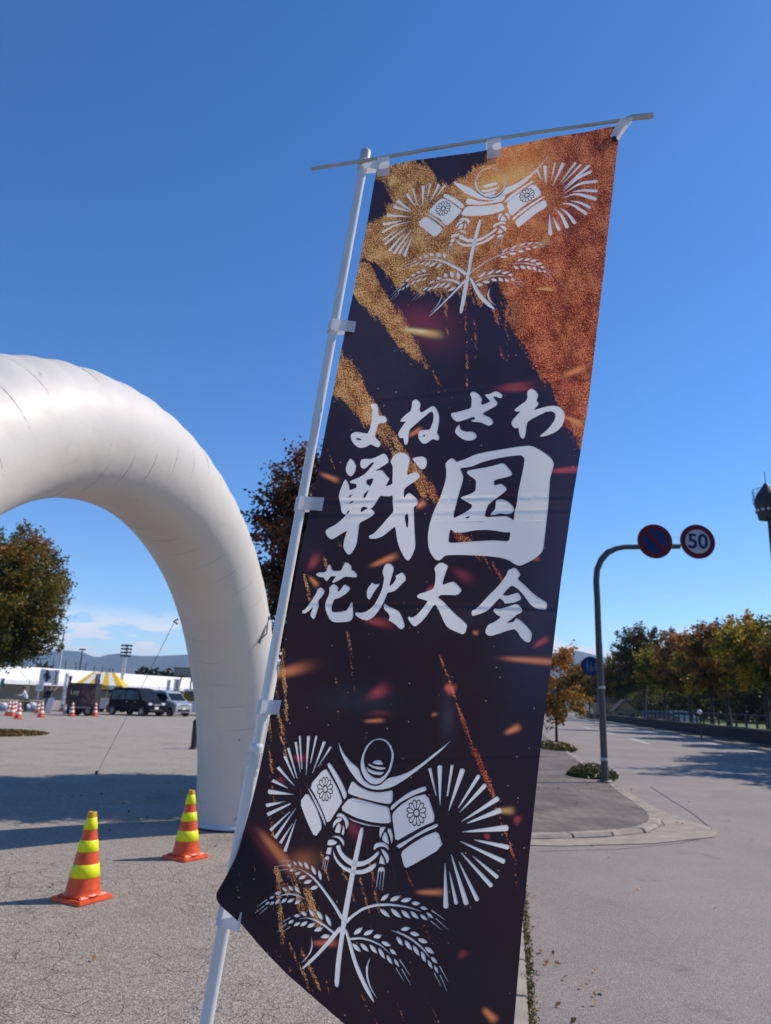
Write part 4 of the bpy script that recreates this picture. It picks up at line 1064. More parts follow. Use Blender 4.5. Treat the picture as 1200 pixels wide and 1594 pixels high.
# lamp posts, floodlight masts and net poles beyond the tents
m_pole = mat('pale_pole', (0.40, 0.42, 0.45), 0.5); m_pold = mat('dark_pole', (0.07, 0.08, 0.10), 0.6)
def far_pole(label, px, ytop, Y, r, m, head=None):
    t_ = at(px, ytop, Y); root = thing('light_mast', label, 'mast', (t_.x, Y, 0)); h = t_.z
    q = MB(); q.tube([(0, 0, 0), (0, 0, h)], [r, r * 0.7], 8); q.build('pole', m, root)
    if head == 'flood':
        q = MB()
        for k in range(4): q.box((0, -0.1, h - 0.3 - k * 0.55), (2.0 - 0.25 * k, 0.12, 0.10))
        q.build('crossarm', m_pold, root)
        for k in range(4):
            for s in (-0.7, -0.25, 0.25, 0.7):
                q = MB(); q.box((s, -0.25, h - 0.2 - k * 0.55), (0.3, 0.25, 0.3)); q.build('floodlight', m_pold, root)
    elif head == 'cap':
        q = MB(); q.box((0, 0, h - 0.1), (1.0, 0.2, 0.22)); q.build('lamp_head', m_pold, root)
    elif head == 'lamp':
        q = MB(); q.tube([(0, 0, h - 0.1), (0.5, 0, h + 0.05), (1.0, 0, h)], 0.05, 6); q.build('arm', m, root)
        q = MB(); q.box((1.0, 0, h - 0.02), (0.5, 0.2, 0.1)); q.build('lamp_head', m_pole, root)
far_pole('slender pale mast rising against the mountains right of the tree', 100.5, 980, 110, 0.20, m_pole)
far_pole('dark mast with a small lamp head above the tents', 128.5, 1010, 120, 0.16, m_pold, 'cap')
far_pole('tall floodlight mast with stacked lamps left of the tall flag', 198.5, 1003, 120, 0.20, m_pole, 'flood')
for i, (px, yt) in enumerate([(44, 1026), (64, 1025), (84, 1024), (103, 1028), (119, 1031), (134, 1032), (147, 1036), (160, 1038), (171, 1040), (176, 1041)]):
    far_pole(f'dark net pole on the skyline, {words[i]} from the left', px, yt, 130, 0.11, m_pold, 'lamp' if i == 1 else None)
# net between the net poles
# distant trees on the skyline behind the tents
pts = []; tin = []
for i, (px, py, rx) in enumerate([(214, 1047, 3.0), (220, 1045, 2.6), (238, 1047, 2.4), (250, 1048, 2.6), (257, 1047, 2.2), (72, 1036, 2.2), (266, 1050, 2.0)]):
    c = at(px, py, 150); p, ti, _ = crown_points(300 + i, (c.x, 150, c.z * 0.55), (rx, rx, c.z * 0.5), 700, 20, 0.45); pts.append(p); tin.append(ti * 0.4)
for i, p in enumerate(pts):
    me = leaf_mesh('crown', p - np.array([p[:, 0].mean(), 150, 0]), 0.5, tin[i], seed=400 + i); me.materials.append(pal_dark)
    t = MB(); t.tube([(0, 0, 0), (0, 0, float(p[:, 2].max()) * 0.6)], 0.15, 6)
    place_tree('distant_tree', f'small dark tree on the skyline beyond the tents, {["left end of clump", "second in clump", "middle of clump", "right of the middle", "near the right end", "alone far left", "rightmost beside panel"][i]}', 'tree', (float(p[:, 0].mean()), 150, 0), t, me)
# grandstand-like long fence behind the lot, at the horizon
q = MB(); q.box((-20, 135, 1.2), (90, 0.2, 2.4)); o = q.build('back_fence', G('green_fence', (0.06, 0.075, 0.07), 0.8, var=0.3, scale=0.5), None)
link_props(o, 'long dark fence closing the lot beyond the tents', 'fence')
# house and parked car in the park
hc = at(972, 1103, 100); hm = thing('house', 'small tan house with a steep gable beyond the road trees', 'house', (hc.x, 100, 0), R_(-8), None, 0.68)
m_hw = mat('house_wall', (0.30, 0.18, 0.11), 0.85, var=0.15, scale=2); m_hr = mat('house_roof', (0.16, 0.09, 0.06), 0.8, var=0.3, scale=3)
q = MB(); q.prism([(-2.1, -2, 0), (2.1, -2, 0), (2.1, -2, 2.0), (0, -2, 4.0), (-2.1, -2, 2.0)], (0, 5, 0)); q.build('wall', m_hw, hm)
q = MB()
for s in (-1, 1): q.prism([(s * 2.4, -2.3, 1.78), (0, -2.3, 4.12), (0, -2.3, 4.26), (s * 2.55, -2.3, 1.86)], (0, 5.6, 0))
q.build('roof', m_hr, hm)
for xx in (-1.1, 1.1):
    q = MB(); q.box((xx, -2.01, 1.3), (0.9, 0.06, 0.9)); wq = q.build('window', m_glass, hm)
    q = MB(); q.box((xx, -2.03, 1.8), (1.05, 0.08, 0.08)); q.box((xx, -2.03, 0.82), (1.05, 0.08, 0.08)); q.build('frame', m_tent, wq)
h2 = at(948, 1104, 112); hm2 = thing('shed', 'low tan shed left of the gabled house', 'shed', (h2.x, 112, 0))
q = MB(); q.box((0, 0, 1.2), (4, 3, 2.4)); q.build('wall', m_hw, hm2)
q = MB(); q.prism([(-2.2, -1.7, 2.4), (2.2, -1.7, 2.4), (2.2, 0, 3.2), (-2.2, 0, 3.2)], (0, 0, 0.1)); q.prism([(-2.2, 1.7, 2.4), (2.2, 1.7, 2.4), (2.2, 0.001, 3.2), (-2.2, 0.001, 3.2)], (0, 0, 0.1)); q.build('roof', m_hr, hm2)
q = MB(); q.box((0.6, -1.51, 1.2), (0.8, 0.05, 1.0)); q.build('window', m_glass, hm2)
pc = at(1060, 1105, 88)
van('pale blue car parked under the trees across the road', (pc.x, 88, 0.09), R_(12), mat('blue_grey_paint', (0.30, 0.33, 0.42), 0.3, coat=0.6), 3.6, 1.5, 1.55, 'car')
gc_ = at(1026, 1106, 80)
van('dark red car half hidden under the trees across the road', (gc_.x, 80, 0.09), R_(12), mat('maroon_paint', (0.08, 0.015, 0.015), 0.3, coat=0.6), 3.6, 1.5, 1.5, 'car')
# white garden lamp across the road
lp = at(1089, 1109, 41); root = thing('garden_lamp', 'small white globe lamp on a dark stake beyond the road', 'lamp', (lp.x, 41, 0.08))
q = MB(); q.tube([(0, 0, 0), (0, 0, lp.z - 0.15)], 0.05, 8); q.build('stake', m_iron, root)
q = MB(); q.ball((0, 0, lp.z - 0.05), 0.13); q.build('globe', fl_wht, root)
# dark bollard behind the arch leg
g = ground(301, 1166); root = thing('black_bollard', 'black bollard just showing behind the left side of the arch leg', 'bollard', g)
q = MB(); q.lathe([(0.09, 0), (0.09, 0.78), (0.07, 0.84), (0.0, 0.86)], n=16); q.build('post', m_trim, root)
q = MB(); q.lathe([(0.14, 0), (0.14, 0.03), (0.1, 0.05)], n=16); q.build('foot', m_trim, root)

# ---------------------------------------------------------------- the air between here and the mountains
hz = bpy.data.materials.new('haze_air'); hz.use_nodes = True
t = hz.node_tree; t.nodes.clear()
pvn = t.nodes.new('ShaderNodeVolumePrincipled'); pvn.inputs['Color'].default_value = (0.50, 0.70, 1.0, 1); pvn.inputs['Density'].default_value = 1.0e-4; pvn.inputs['Anisotropy'].default_value = 0.0
on = t.nodes.new('ShaderNodeOutputMaterial'); t.links.new(pvn.outputs[0], on.inputs['Volume'])
zs = 420.0
q = MB(); q.box((0, 0, (zs - 40) / 2), (19000, 19800, zs + 40)); o = q.build('haze', hz); o['kind'] = 'stuff'
# ---------------------------------------------------------------- the festival banner
TY = math.tan(R_(8)); BX0 = 0.07; BD = 1.50
def cloth_y(px, py, off=0.0):
    """point of the hanging cloth seen at (px, py): a plane turned 8 degrees with the cloth's own waves"""
    a, b_, c_ = ray(px, py)
    t = (BD + TY * BX0) / (b_ + TY * a); Y = t * b_
    w = 0.010 * np.sin(px * 0.011 + py * 0.0042) * np.clip((py - 150) / 500, 0, 1) + 0.007 * np.sin(px * 0.021 - py * 0.0063 + 1.0)
    w = w - 0.052 * np.exp(-(((px - 338) / 60) ** 2 + ((py - 1392) / 70) ** 2))
    # folds running down from the tied corner
    f = (px - 958) * 0.90 + (py - 200) * 0.32
    w = w + 0.006 * np.exp(-((f + 36) / 14) ** 2) * np.exp(-np.clip(py - 205, 0, None) / 260.0)
    g = (px - 958) * 0.62 + (py - 200) * 0.78
    w = w - 0.004 * np.exp(-((g - 10) / 7) ** 2) * np.clip((960 - px) / 60, 0, 1) * np.exp(-np.clip(960 - px, 0, None) / 90.0)
    # creases left by packing
    for y0, sl_, am in ((777, -0.02, 0.0016), (798, -0.02, 0.0012), (615, -0.10, 0.0012), (942, 0.02, 0.0014), (1180, -0.03, 0.0008)):
        e = py - y0 - sl_ * (px - 650)
        w = w + am * np.exp(-(e / 3.0) ** 2) - am * 0.7 * np.exp(-((e - 6) / 4.0) ** 2)
    Y = Y + w + off
    t = Y / b_
    return a * t, Y, EYE + c_ * t
def edge(pts, n):
    P = np.array(pts, float); d = np.concatenate([[0], np.cumsum(np.hypot(*np.diff(P, axis=0).T))]); d /= d[-1]
    s = np.linspace(0, 1, n); q = np.stack([np.interp(s, d, P[:, 0]), np.interp(s, d, P[:, 1])], 1)
    k = max(3, n // 60) | 1                                      # round the corners of the polyline a little
    for _ in range(2):
        pad = np.concatenate([np.repeat(q[:1], k, 0), q, np.repeat(q[-1:], k, 0)])
        sm = np.stack([np.convolve(pad[:, i], np.ones(k) / k, 'same')[k:-k] for i in (0, 1)], 1)
        sm[0], sm[-1] = q[0], q[-1]; q = sm
    return q
NU, NV = 215, 700
Lf = edge([(587, 262), (583, 280), (572, 345), (553, 440), (533, 535), (510, 650), (490, 757), (470, 850), (450, 950), (436, 1030), (424, 1095), (408, 1180), (394, 1240), (370, 1328), (353, 1362), (337, 1390)], NV)
Rt = edge([(963, 197), (963, 215), (950, 330), (938, 440), (915, 635), (890, 785), (873, 905), (858, 1035), (843, 1150), (825, 1320), (812, 1450), (800, 1594), (789, 1712)], NV)
Tp = edge([(587, 262), (640, 250), (740, 237), (800, 226), (860, 213), (915, 205), (950, 197), (963, 197)], NU)
Bt = edge([(337, 1390), (336, 1398), (342, 1409), (375, 1438), (411, 1480), (445, 1515), (480, 1546), (545, 1602), (620, 1652), (700, 1690), (789, 1712)], NU)
U, V = np.meshgrid(np.linspace(0, 1, NU), np.linspace(0, 1, NV))
def coons(i):
    return ((1 - V) * Tp[:, i][None] + V * Bt[:, i][None] + (1 - U) * Lf[:, i][:, None] + U * Rt[:, i][:, None]
            - ((1 - U) * (1 - V) * Tp[0, i] + U * (1 - V) * Tp[-1, i] + (1 - U) * V * Bt[0, i] + U * V * Bt[-1, i]))
PXg, PYg = coons(0), coons(1)
cx_, cy_, cz_ = cloth_y(PXg, PYg)
fv = np.stack([cx_, cy_, cz_], -1).reshape(-1, 3)

# printed picture: gold dust areas and glowing sparks, drawn into two attributes of the cloth
def in_poly(poly):
    """signed distance in photograph pixels (positive inside)"""
    P = np.array(poly, float); n = len(P); d = np.full(PXg.shape, 1e9); ins = np.zeros(PXg.shape, bool)
    for i in range(n):
        a, c = P[i], P[(i + 1) % n]; e = c - a; wx = PXg - a[0]; wy = PYg - a[1]
        t = np.clip((wx * e[0] + wy * e[1]) / (e @ e + 1e-9), 0, 1)
        d = np.minimum(d, np.hypot(wx - t * e[0], wy - t * e[1]))
        cond = (a[1] > PYg) != (c[1] > PYg)
        with np.errstate(divide='ignore', invalid='ignore'):
            xi = (c[0] - a[0]) * (PYg - a[1]) / (c[1] - a[1] + 1e-12) + a[0]
        ins ^= cond & (PXg < xi)
    return np.where(ins, d, -d)
def sm(x, a, c):
    t = np.clip((x - a) / (c - a), 0, 1); return t * t * (3 - 2 * t)
gilt = np.zeros(PXg.shape)
def gold(poly, soft=7, val=1.0):
    global gilt
    gilt = np.maximum(gilt, sm(in_poly(poly), -soft * 3.4, soft * 2.2) * val)
def dark(poly, soft=6, val=1.0):
    global gilt
    gilt = gilt * (1 - val * sm(in_poly(poly), -soft * 2.6, soft * 2.4))
gold([(560, 240), (975, 180), (950, 440), (915, 690), (905, 700), (893, 672), (872, 640), (862, 600), (836, 566), (820, 535), (800, 508), (790, 470), (778, 428), (757, 440), (748, 470), (737, 445), (722, 452), (708, 440), (692, 455),
      (670, 448), (650, 452), (632, 440), (618, 445), (600, 428), (585, 412), (568, 404), (548, 420)], 9)
dark([(633, 246), (755, 232), (756, 252), (735, 262), (722, 275), (702, 283), (688, 288), (668, 262), (650, 250)], 8, 0.95)
dark([(575, 280), (600, 283), (606, 300), (610, 315), (600, 330), (578, 345), (560, 350)], 8, 0.97)
dark([(566, 408), (590, 420), (600, 436), (614, 462), (628, 490), (640, 500), (600, 470), (575, 445)], 6, 0.9)
gold([(545, 405), (570, 412), (590, 445), (612, 478), (632, 512), (650, 545), (664, 572), (645, 555), (622, 535), (600, 505), (575, 478), (540, 448)], 6)
gold([(522, 545), (532, 548), (548, 570), (562, 590), (578, 625), (596, 652), (610, 672), (590, 672), (572, 662), (552, 640), (530, 618), (512, 608)], 5, 0.86)
gold([(590, 650), (606, 664), (625, 690), (650, 722), (675, 752), (686, 782), (672, 790), (650, 765), (620, 735), (600, 700), (580, 668)], 4, 0.62)
gold([(676, 775), (690, 785), (720, 822), (745, 848), (790, 900), (808, 925), (790, 915), (745, 870), (712, 845), (690, 815)], 4, 0.56)
for (x0, y0, x1, y1, wd, vl) in ((690, 445, 697, 520, 4, .8), (724, 450, 727, 600, 3, .8), (737, 450, 741, 560, 3, .75), (787, 460, 790, 560, 4, .8), (757, 450, 775, 500, 5, .8), (772, 470, 783, 560, 4, .6), (660, 560, 700, 620, 3, .6),
                                (440, 1010, 446, 1120, 5, .85), (432, 1100, 445, 1180, 6, .8), (418, 1120, 426, 1250, 4, .7), (428, 1060, 440, 1150, 5, .75), (420, 1180, 424, 1300, 4, .7), (540, 985, 552, 1075, 5, .7), (520, 1030, 528, 1120, 2.5, .6),
                                (513, 800, 530, 850, 2, .6), (505, 870, 512, 900, 3, .7), (474, 895, 482, 935, 4, .8), (684, 1020, 716, 1110, 4, .8), (716, 1110, 742, 1175, 5, .85), (738, 1165, 770, 1240, 7, .85), (765, 1240, 800, 1330, 5, .7), (800, 1330, 806, 1390, 4, .6),
                                (432, 1360, 440, 1470, 6, .85), (456, 1345, 470, 1420, 10, .8), (478, 1385, 498, 1440, 9, .9), (430, 1355, 447, 1390, 7, .9), (452, 1470, 492, 1560, 5, .75), (470, 1480, 498, 1540, 5, .7), (432, 1485, 452, 1510, 7, .7), (560, 1360, 575, 1420, 5, .7),
                                (535, 1355, 552, 1400, 5, .7), (575, 1345, 590, 1420, 5, .75), (500, 1330, 515, 1375, 5, .6), (465, 1160, 472, 1330, 2, .6), (395, 1300, 400, 1420, 3, .6), (372, 1380, 380, 1420, 5, .6), (610, 1350, 626, 1400, 3, .6), (628, 1350, 645, 1385, 2.5, .6),
                                (535, 1480, 545, 1520, 3, .6), (505, 1530, 530, 1600, 5, .6), (560, 1545, 590, 1600, 4, .6), (615, 1545, 630, 1594, 4, .5), (672, 1560, 680, 1594, 6, .6), (660, 1440, 690, 1500, 4, .6), (548, 770, 560, 830, 2, .5), (510, 700, 520, 730, 3, .6)):
    e = np.array([x1 - x0, y1 - y0], float); L2 = e @ e
    t = np.clip(((PXg - x0) * e[0] + (PYg - y0) * e[1]) / L2, 0, 1)
    d = np.hypot(PXg - x0 - t * e[0], PYg - y0 - t * e[1])
    gilt = np.maximum(gilt, vl * 0.70 * np.exp(-(d / (wd * 1.15)) ** 2))
gilt = np.maximum(gilt, 0.16 * np.exp(-((PXg - 455) / 60) ** 2) * (PYg > 980) * sm(PYg, 980, 1080))
ember = np.zeros(PXg.shape + (3,))
YEL, ORG, RED, DRD = (1.1, 0.60, 0.16), (1.0, 0.30, 0.09), (0.62, 0.07, 0.06), (0.25, 0.03, 0.04)
def spark(x, y, ln_, ang, wd, c, amp=1.0, p=4):
    global ember
    a = R_(ang); dx, dy = PXg - x, PYg - y
    s, t = dx * math.cos(a) + dy * math.sin(a), -dx * math.sin(a) + dy * math.cos(a)
    k = amp * np.exp(-np.abs(s / (ln_ / 2)) ** p - np.abs(t / (wd / 2 * np.clip(1.0 + 0.5 * s / ln_, 0.4, 1.6))) ** 2.5)
    ember = np.maximum(ember, k[..., None] * np.array(c))
for s_ in ((655, 517, 62, 8, 11, YEL), (650, 515, 44, 8, 7, (1.3, .9, .4)), (660, 505, 90, 15, 60, DRD, .9, 2), (775, 283, 95, -18, 26, YEL, .55, 2), (765, 285, 60, -18, 18, YEL, .5, 2), (800, 603, 46, -5, 11, RED, .9, 2), (895, 578, 38, -22, 9, ORG),
           (893, 655, 32, 25, 8, ORG), (880, 732, 46, -3, 8, RED), (597, 873, 40, -22, 8, ORG), (513, 743, 28, 22, 7, ORG), (655, 785, 15, -40, 9, ORG), (646, 673, 22, -32, 6, ORG), (488, 905, 18, 48, 7, ORG), (488, 875, 24, -60, 12, RED, .8, 2),
           (828, 1028, 84, 4, 9, ORG), (842, 1000, 25, -30, 8, RED), (586, 968, 36, 10, 12, RED, .8, 2), (588, 1078, 30, -30, 16, RED, .8, 2), (700, 1072, 16, 30, 13, (0.9, .14, .08)), (582, 1122, 28, -3, 5, ORG), (798, 1136, 24, -25, 9, ORG),
           (445, 1046, 60, -15, 14, ORG, .8, 2), (428, 1045, 20, 0, 14, YEL, .8), (430, 1325, 76, 50, 15, ORG, .75), (420, 1318, 60, 50, 30, DRD, .9, 2), (670, 1389, 40, 0, 8, ORG), (505, 1468, 36, 0, 9, (0.7, .16, .08)), (786, 1262, 26, 0, 9, YEL, .7), (762, 1580, 26, 45, 11, ORG),
           (850, 450, 26, 3, 4, YEL, .8), (612, 283, 20, -35, 10, YEL, .7), (596, 395, 26, 20, 16, ORG, .6, 2), (838, 350, 20, -70, 30, ORG, .55, 2), (845, 378, 26, -40, 10, YEL, .5, 2), (805, 1276, 10, 30, 12, RED, .7), (758, 1302, 8, 0, 8, RED, .8), (557, 602, 16, 50, 10, RED, .8, 2),
           (560, 1240, 10, 80, 6, ORG, .5), (676, 1112, 5, 70, 8, ORG, .7), (550, 1290, 34, 50, 16, DRD, .9, 2), (590, 1110, 8, 90, 30, DRD, .7, 2), (834, 870, 12, -5, 6, RED), (925, 395, 60, 80, 16, DRD, .6, 2), (880, 600, 30, 80, 16, RED, .5, 2), (895, 640, 16, 70, 30, RED, .5, 2),
           (720, 895, 30, 30, 14, DRD, .9, 2), (670, 917, 12, -20, 8, RED, .8), (740, 985, 8, 10, 6, ORG, .8), (470, 1345, 40, 20, 40, (0.5, .16, .04), .7, 2), (720, 1485, 10, 60, 14, RED, .5, 2), (600, 1272, 8, 20, 12, RED, .5, 2), (435, 1215, 14, 0, 9, DRD, .9, 2), (466, 1180, 14, 5, 10, (0.6, .03, .08), .9, 2)):
    spark(*s_)
# pale smoke patches in the dark part
smoke = np.zeros(PXg.shape)
for x, y, rx, ry, a in ((840, 985, 70, 80, 1.0), (560, 1090, 60, 22, .7), (697, 1110, 12, 40, 1.2), (740, 960, 60, 20, .5), (880, 880, 60, 140, .8), (600, 560, 150, 90, .5), (470, 860, 40, 40, .4), (660, 1350, 120, 160, .18), (720, 1540, 80, 80, .2)):
    smoke = np.maximum(smoke, a * np.exp(-((PXg - x) / rx) ** 2 - ((PYg - y) / ry) ** 2))

me = bpy.data.meshes.new('cloth')
nvt = NU * NV
me.vertices.add(nvt); me.vertices.foreach_set('co', fv.ravel())
ii = np.arange(nvt).reshape(NV, NU)
qd = np.stack([ii[:-1, :-1], ii[1:, :-1], ii[1:, 1:], ii[:-1, 1:]], -1).reshape(-1, 4)
me.loops.add(qd.size); me.loops.foreach_set('vertex_index', qd.ravel().astype(np.int32))
me.polygons.add(len(qd)); me.polygons.foreach_set('loop_start', np.arange(0, qd.size, 4, dtype=np.int32))
me.update(calc_edges=True)
me.polygons.foreach_set('use_smooth', np.ones(len(qd), bool))
for nm, arr in (('gilt', gilt), ('smoke', smoke), ('across', U), ('down', V)):
    a_ = me.attributes.new(nm, 'FLOAT', 'POINT'); a_.data.foreach_set('value', arr.ravel().astype(np.float32))
a_ = me.attributes.new('spark', 'FLOAT_COLOR', 'POINT')
a_.data.foreach_set('color', np.concatenate([ember.reshape(-1, 3), np.ones((nvt, 1))], 1).astype(np.float32).ravel())
a_ = me.attributes.new('place', 'FLOAT_VECTOR', 'POINT')
a_.data.foreach_set('vector', np.stack([U * 0.6, V * 1.9, np.zeros_like(U)], -1).reshape(-1, 3).astype(np.float32).ravel())

m = bpy.data.materials.new('printed_cloth'); m.use_nodes = True
t = m.node_tree; p = t.nodes['Principled BSDF']; L = t.links.new
p.inputs['Roughness'].default_value = 0.75; p.inputs['Specular IOR Level'].default_value = 0.35; p.inputs['Sheen Weight'].default_value = 0.15
def attr(n, o='Fac'):
    q = t.nodes.new('ShaderNodeAttribute'); q.attribute_name = n; return q.outputs[o]
def mixc_(f, a, b_, bt='MIX'):
    n = t.nodes.new('ShaderNodeMix'); n.data_type = 'RGBA'; n.blend_type = bt
    if isinstance(f, float): n.inputs[0].default_value = f
    else: L(f, n.inputs[0])
    for i, x in ((6, a), (7, b_)):
        if isinstance(x, tuple): n.inputs[i].default_value = (*x, 1)
        else: L(x, n.inputs[i])
    return n.outputs[2]
pos = attr('place', 'Vector')
def nz(s, d=4, r=0.6, sx=1.0, sy=1.0):
    v = pos
    if sx != 1 or sy != 1:
        q = t.nodes.new('ShaderNodeMapping'); q.inputs['Scale'].default_value = (sx, sy, 1); L(pos, q.inputs[0]); v = q.outputs[0]
    n = t.nodes.new('ShaderNodeTexNoise'); n.inputs['Scale'].default_value = s; n.inputs['Detail'].default_value = d; n.inputs['Roughness'].default_value = r; L(v, n.inputs[0]); return n.outputs[0]
ac, dn = attr('across'), attr('down')
base = mixc_(ramp_m(t, dn, 0.18, 0.62), (0.036, 0.031, 0.064), (0.028, 0.017, 0.024))
base = mixc_(M(t, 'MULTIPLY', ramp_m(t, nz(6, 4), 0.35, 0.7), 0.5), base, (0.030, 0.013, 0.022))
base = mixc_(M(t, 'MULTIPLY', ramp_m(t, ac, 0.72, 1.0), M(t, 'MULTIPLY', ramp_m(t, dn, 0.75, 0.45), 0.7)), base, (0.045, 0.045, 0.095))
base = mixc_(M(t, 'MULTIPLY', attr('smoke'), M(t, 'MULTIPLY', nz(14, 4), 0.9)), base, (0.075, 0.072, 0.105))
# grains of gold dust: fine speckle over a slower tone
gm = attr('gilt')
rm_ = t.nodes.new('ShaderNodeMapping'); rm_.inputs['Rotation'].default_value = (0, 0, R_(-56)); L(pos, rm_.inputs[0])
rs_ = t.nodes.new('ShaderNodeMapping'); rs_.inputs['Scale'].default_value = (0.16, 1.0, 1); L(rm_.outputs[0], rs_.inputs[0]); rm_ = rs_
bn_ = t.nodes.new('ShaderNodeTexNoise'); bn_.inputs['Scale'].default_value = 70; bn_.inputs['Detail'].default_value = 6; bn_.inputs['Roughness'].default_value = 0.7; L(rm_.outputs[0], bn_.inputs[0]); brush = bn_.outputs[0]
edge_n = M(t, 'ADD', M(t, 'MULTIPLY_ADD', brush, 2.6, -0.50), M(t, 'MULTIPLY_ADD', nz(170, 3, 0.75), 1.5, -0.75))
cover_ = ramp_m(t, M(t, 'SUBTRACT', M(t, 'MULTIPLY', gm, 1.55), edge_n), -0.06, 0.10)
tone = M(t, 'ADD', M(t, 'MULTIPLY_ADD', nz(330, 2, 0.85), 1.15, -0.11), M(t, 'ADD', M(t, 'MULTIPLY_ADD', nz(24, 5, 0.7), 0.50, -0.20), M(t, 'MULTIPLY_ADD', brush, 0.28, -0.10)))
left = t.nodes.new('ShaderNodeValToRGB'); e = left.color_ramp.elements
e[0].position = 0.44; e[0].color = (0.13, 0.04, 0.016, 1); e[1].position = 0.66; e[1].color = (1.0, 0.60, 0.24, 1)
q = e.new(0.54); q.color = (0.48, 0.165, 0.042, 1)
L(tone, left.inputs[0])
right = t.nodes.new('ShaderNodeValToRGB'); e = right.color_ramp.elements
e[0].position = 0.44; e[0].color = (0.12, 0.022, 0.018, 1); e[1].position = 0.68; e[1].color = (0.98, 0.33, 0.14, 1)
q = e.new(0.55); q.color = (0.52, 0.080, 0.032, 1)
L(tone, right.inputs[0])
gcol = mixc_(ramp_m(t, M(t, 'ADD', ac, M(t, 'MULTIPLY', nz(5, 3), 0.35)), 0.35, 1.0), left.outputs[0], right.outputs[0])
glow_ = M(t, 'MULTIPLY', M(t, 'MULTIPLY', ramp_m(t, ac, 0.28, 0.55), ramp_m(t, ac, 0.85, 0.6)), ramp_m(t, dn, 0.16, 0.02))
gcol = mixc_(M(t, 'MULTIPLY', glow_, 0.65), gcol, (0.95, 0.24, 0.05), 'SCREEN')
gcol = mixc_(M(t, 'MULTIPLY', ramp_m(t, nz(9, 4), 0.52, 0.72), 0.55), gcol, (0.62, 0.14, 0.035), 'SCREEN')
gcol = mixc_(M(t, 'MULTIPLY', ramp_m(t, nz(6.5, 5, 0.65, 1.6, 0.7), 0.50, 0.70), M(t, 'MULTIPLY', ac, 0.75)), gcol, (0.085, 0.025, 0.03))
col = mixc_(cover_, base, gcol)
# stray glitter
vo = t.nodes.new('ShaderNodeTexVoronoi'); vo.inputs['Scale'].default_value = 90; L(pos, vo.inputs[0])
sc_n = t.nodes.new('ShaderNodeSeparateColor'); L(vo.outputs['Color'], sc_n.inputs[0])
gl = M(t, 'MULTIPLY', ramp_m(t, vo.outputs['Distance'], 0.20, 0.08), ramp_m(t, M(t, 'ADD', sc_n.outputs[0], M(t, 'MULTIPLY', nz(7, 3), 0.25)), 1.04, 1.08))
col = mixc_(gl, col, (0.42, 0.31, 0.23))
col = mixc_(0.95, col, attr('spark', 'Color'), 'SCREEN')
L(col, p.inputs['Base Color'])
wv = M(t, 'ADD', M(t, 'MULTIPLY', nz(900, 2), 0.25), M(t, 'ADD', M(t, 'MULTIPLY', nz(7, 3, 0.5, 0.5, 1.4), 9.0), M(t, 'MULTIPLY', nz(30, 3), 1.2)))
bb = t.nodes.new('ShaderNodeBump'); bb.inputs['Strength'].default_value = 0.3; bb.inputs['Distance'].default_value = 0.0006; L(wv, bb.inputs['Height']); L(bb.outputs[0], p.inputs['Normal'])
tr_ = t.nodes.new('ShaderNodeBsdfTranslucent'); L(col, tr_.inputs[0])
mx = t.nodes.new('ShaderNodeMixShader'); mx.inputs[0].default_value = 0.36
L(p.outputs[0], mx.inputs[1]); L(tr_.outputs[0], mx.inputs[2]); # where the white print lies the ink and the cloth are one layer: the dyed cloth ends at the outline of the print
thr = t.nodes.new('ShaderNodeBsdfTransparent'); mx2 = t.nodes.new('ShaderNodeMixShader')
L(M(t, 'GREATER_THAN', attr('white'), 0.15), mx2.inputs[0]); L(mx.outputs[0], mx2.inputs[1]); L(thr.outputs[0], mx2.inputs[2])
L(mx2.outputs[0], t.nodes['Material Output'].inputs[0])
me.materials.append(m)
bo = Vector((float(fv[:, 0].mean()), BD, 0.0))
banner = thing('festival_banner', 'tall dark banner with white brush writing and gold sparks hanging from the leaning pole', 'banner', bo)
clo = bpy.data.objects.new('cloth', me); COL.objects.link(clo); clo.parent = banner; clo.location = -bo

# --- white print: polygons traced from the photograph, laid on the cloth as a thin film of ink
m_ink = mat('white_print', (0.93, 0.90, 0.86), 0.6, var=0.02, scale=9, trans=0.38)
m_petal = mat('white_petal_print', (0.95, 0.93, 0.90), 0.6)
m_dline = mat('dark_print', (0.022, 0.018, 0.030), 0.7)
def chaikin(P, k=0.18):
    out = []
    for i in range(len(P)):
        a = P[i]; b_ = P[(i + 1) % len(P)]
        out.append((a[0] + (b_[0] - a[0]) * k, a[1] + (b_[1] - a[1]) * k)); out.append((a[0] + (b_[0] - a[0]) * (1 - k), a[1] + (b_[1] - a[1]) * (1 - k)))
    return out
white = np.full(PXg.size, -4.0)
def mark_white(loops):
    """signed distance of the cloth's points to a white shape, near that shape"""
    P0 = np.array(loops[0], float); lo, hi = P0.min(0) - 4, P0.max(0) + 4
    idx = np.nonzero(((PXg > lo[0]) & (PXg < hi[0]) & (PYg > lo[1]) & (PYg < hi[1])).ravel())[0]
    if not len(idx): return
    X, Y = PXg.ravel()[idx], PYg.ravel()[idx]; ins = np.zeros(len(idx), bool); d = np.full(len(idx), 1e9)
    for q in loops:
        Q = np.array(q, float); n = len(Q)
        for i in range(n):
            a, c = Q[i], Q[(i + 1) % n]; e = c - a; wx, wy = X - a[0], Y - a[1]
            t_ = np.clip((wx * e[0] + wy * e[1]) / (e @ e + 1e-9), 0, 1); d = np.minimum(d, np.hypot(wx - t_ * e[0], wy - t_ * e[1]))
            cond = (a[1] > Y) != (c[1] > Y)
            ins ^= cond & (X < (c[0] - a[0]) * (Y - a[1]) / (c[1] - a[1] + (1e-12 if c[1] == a[1] else 0)) + a[0])
    white[idx] = np.maximum(white[idx], np.where(ins, np.minimum(d, 4), -np.minimum(d, 4)))
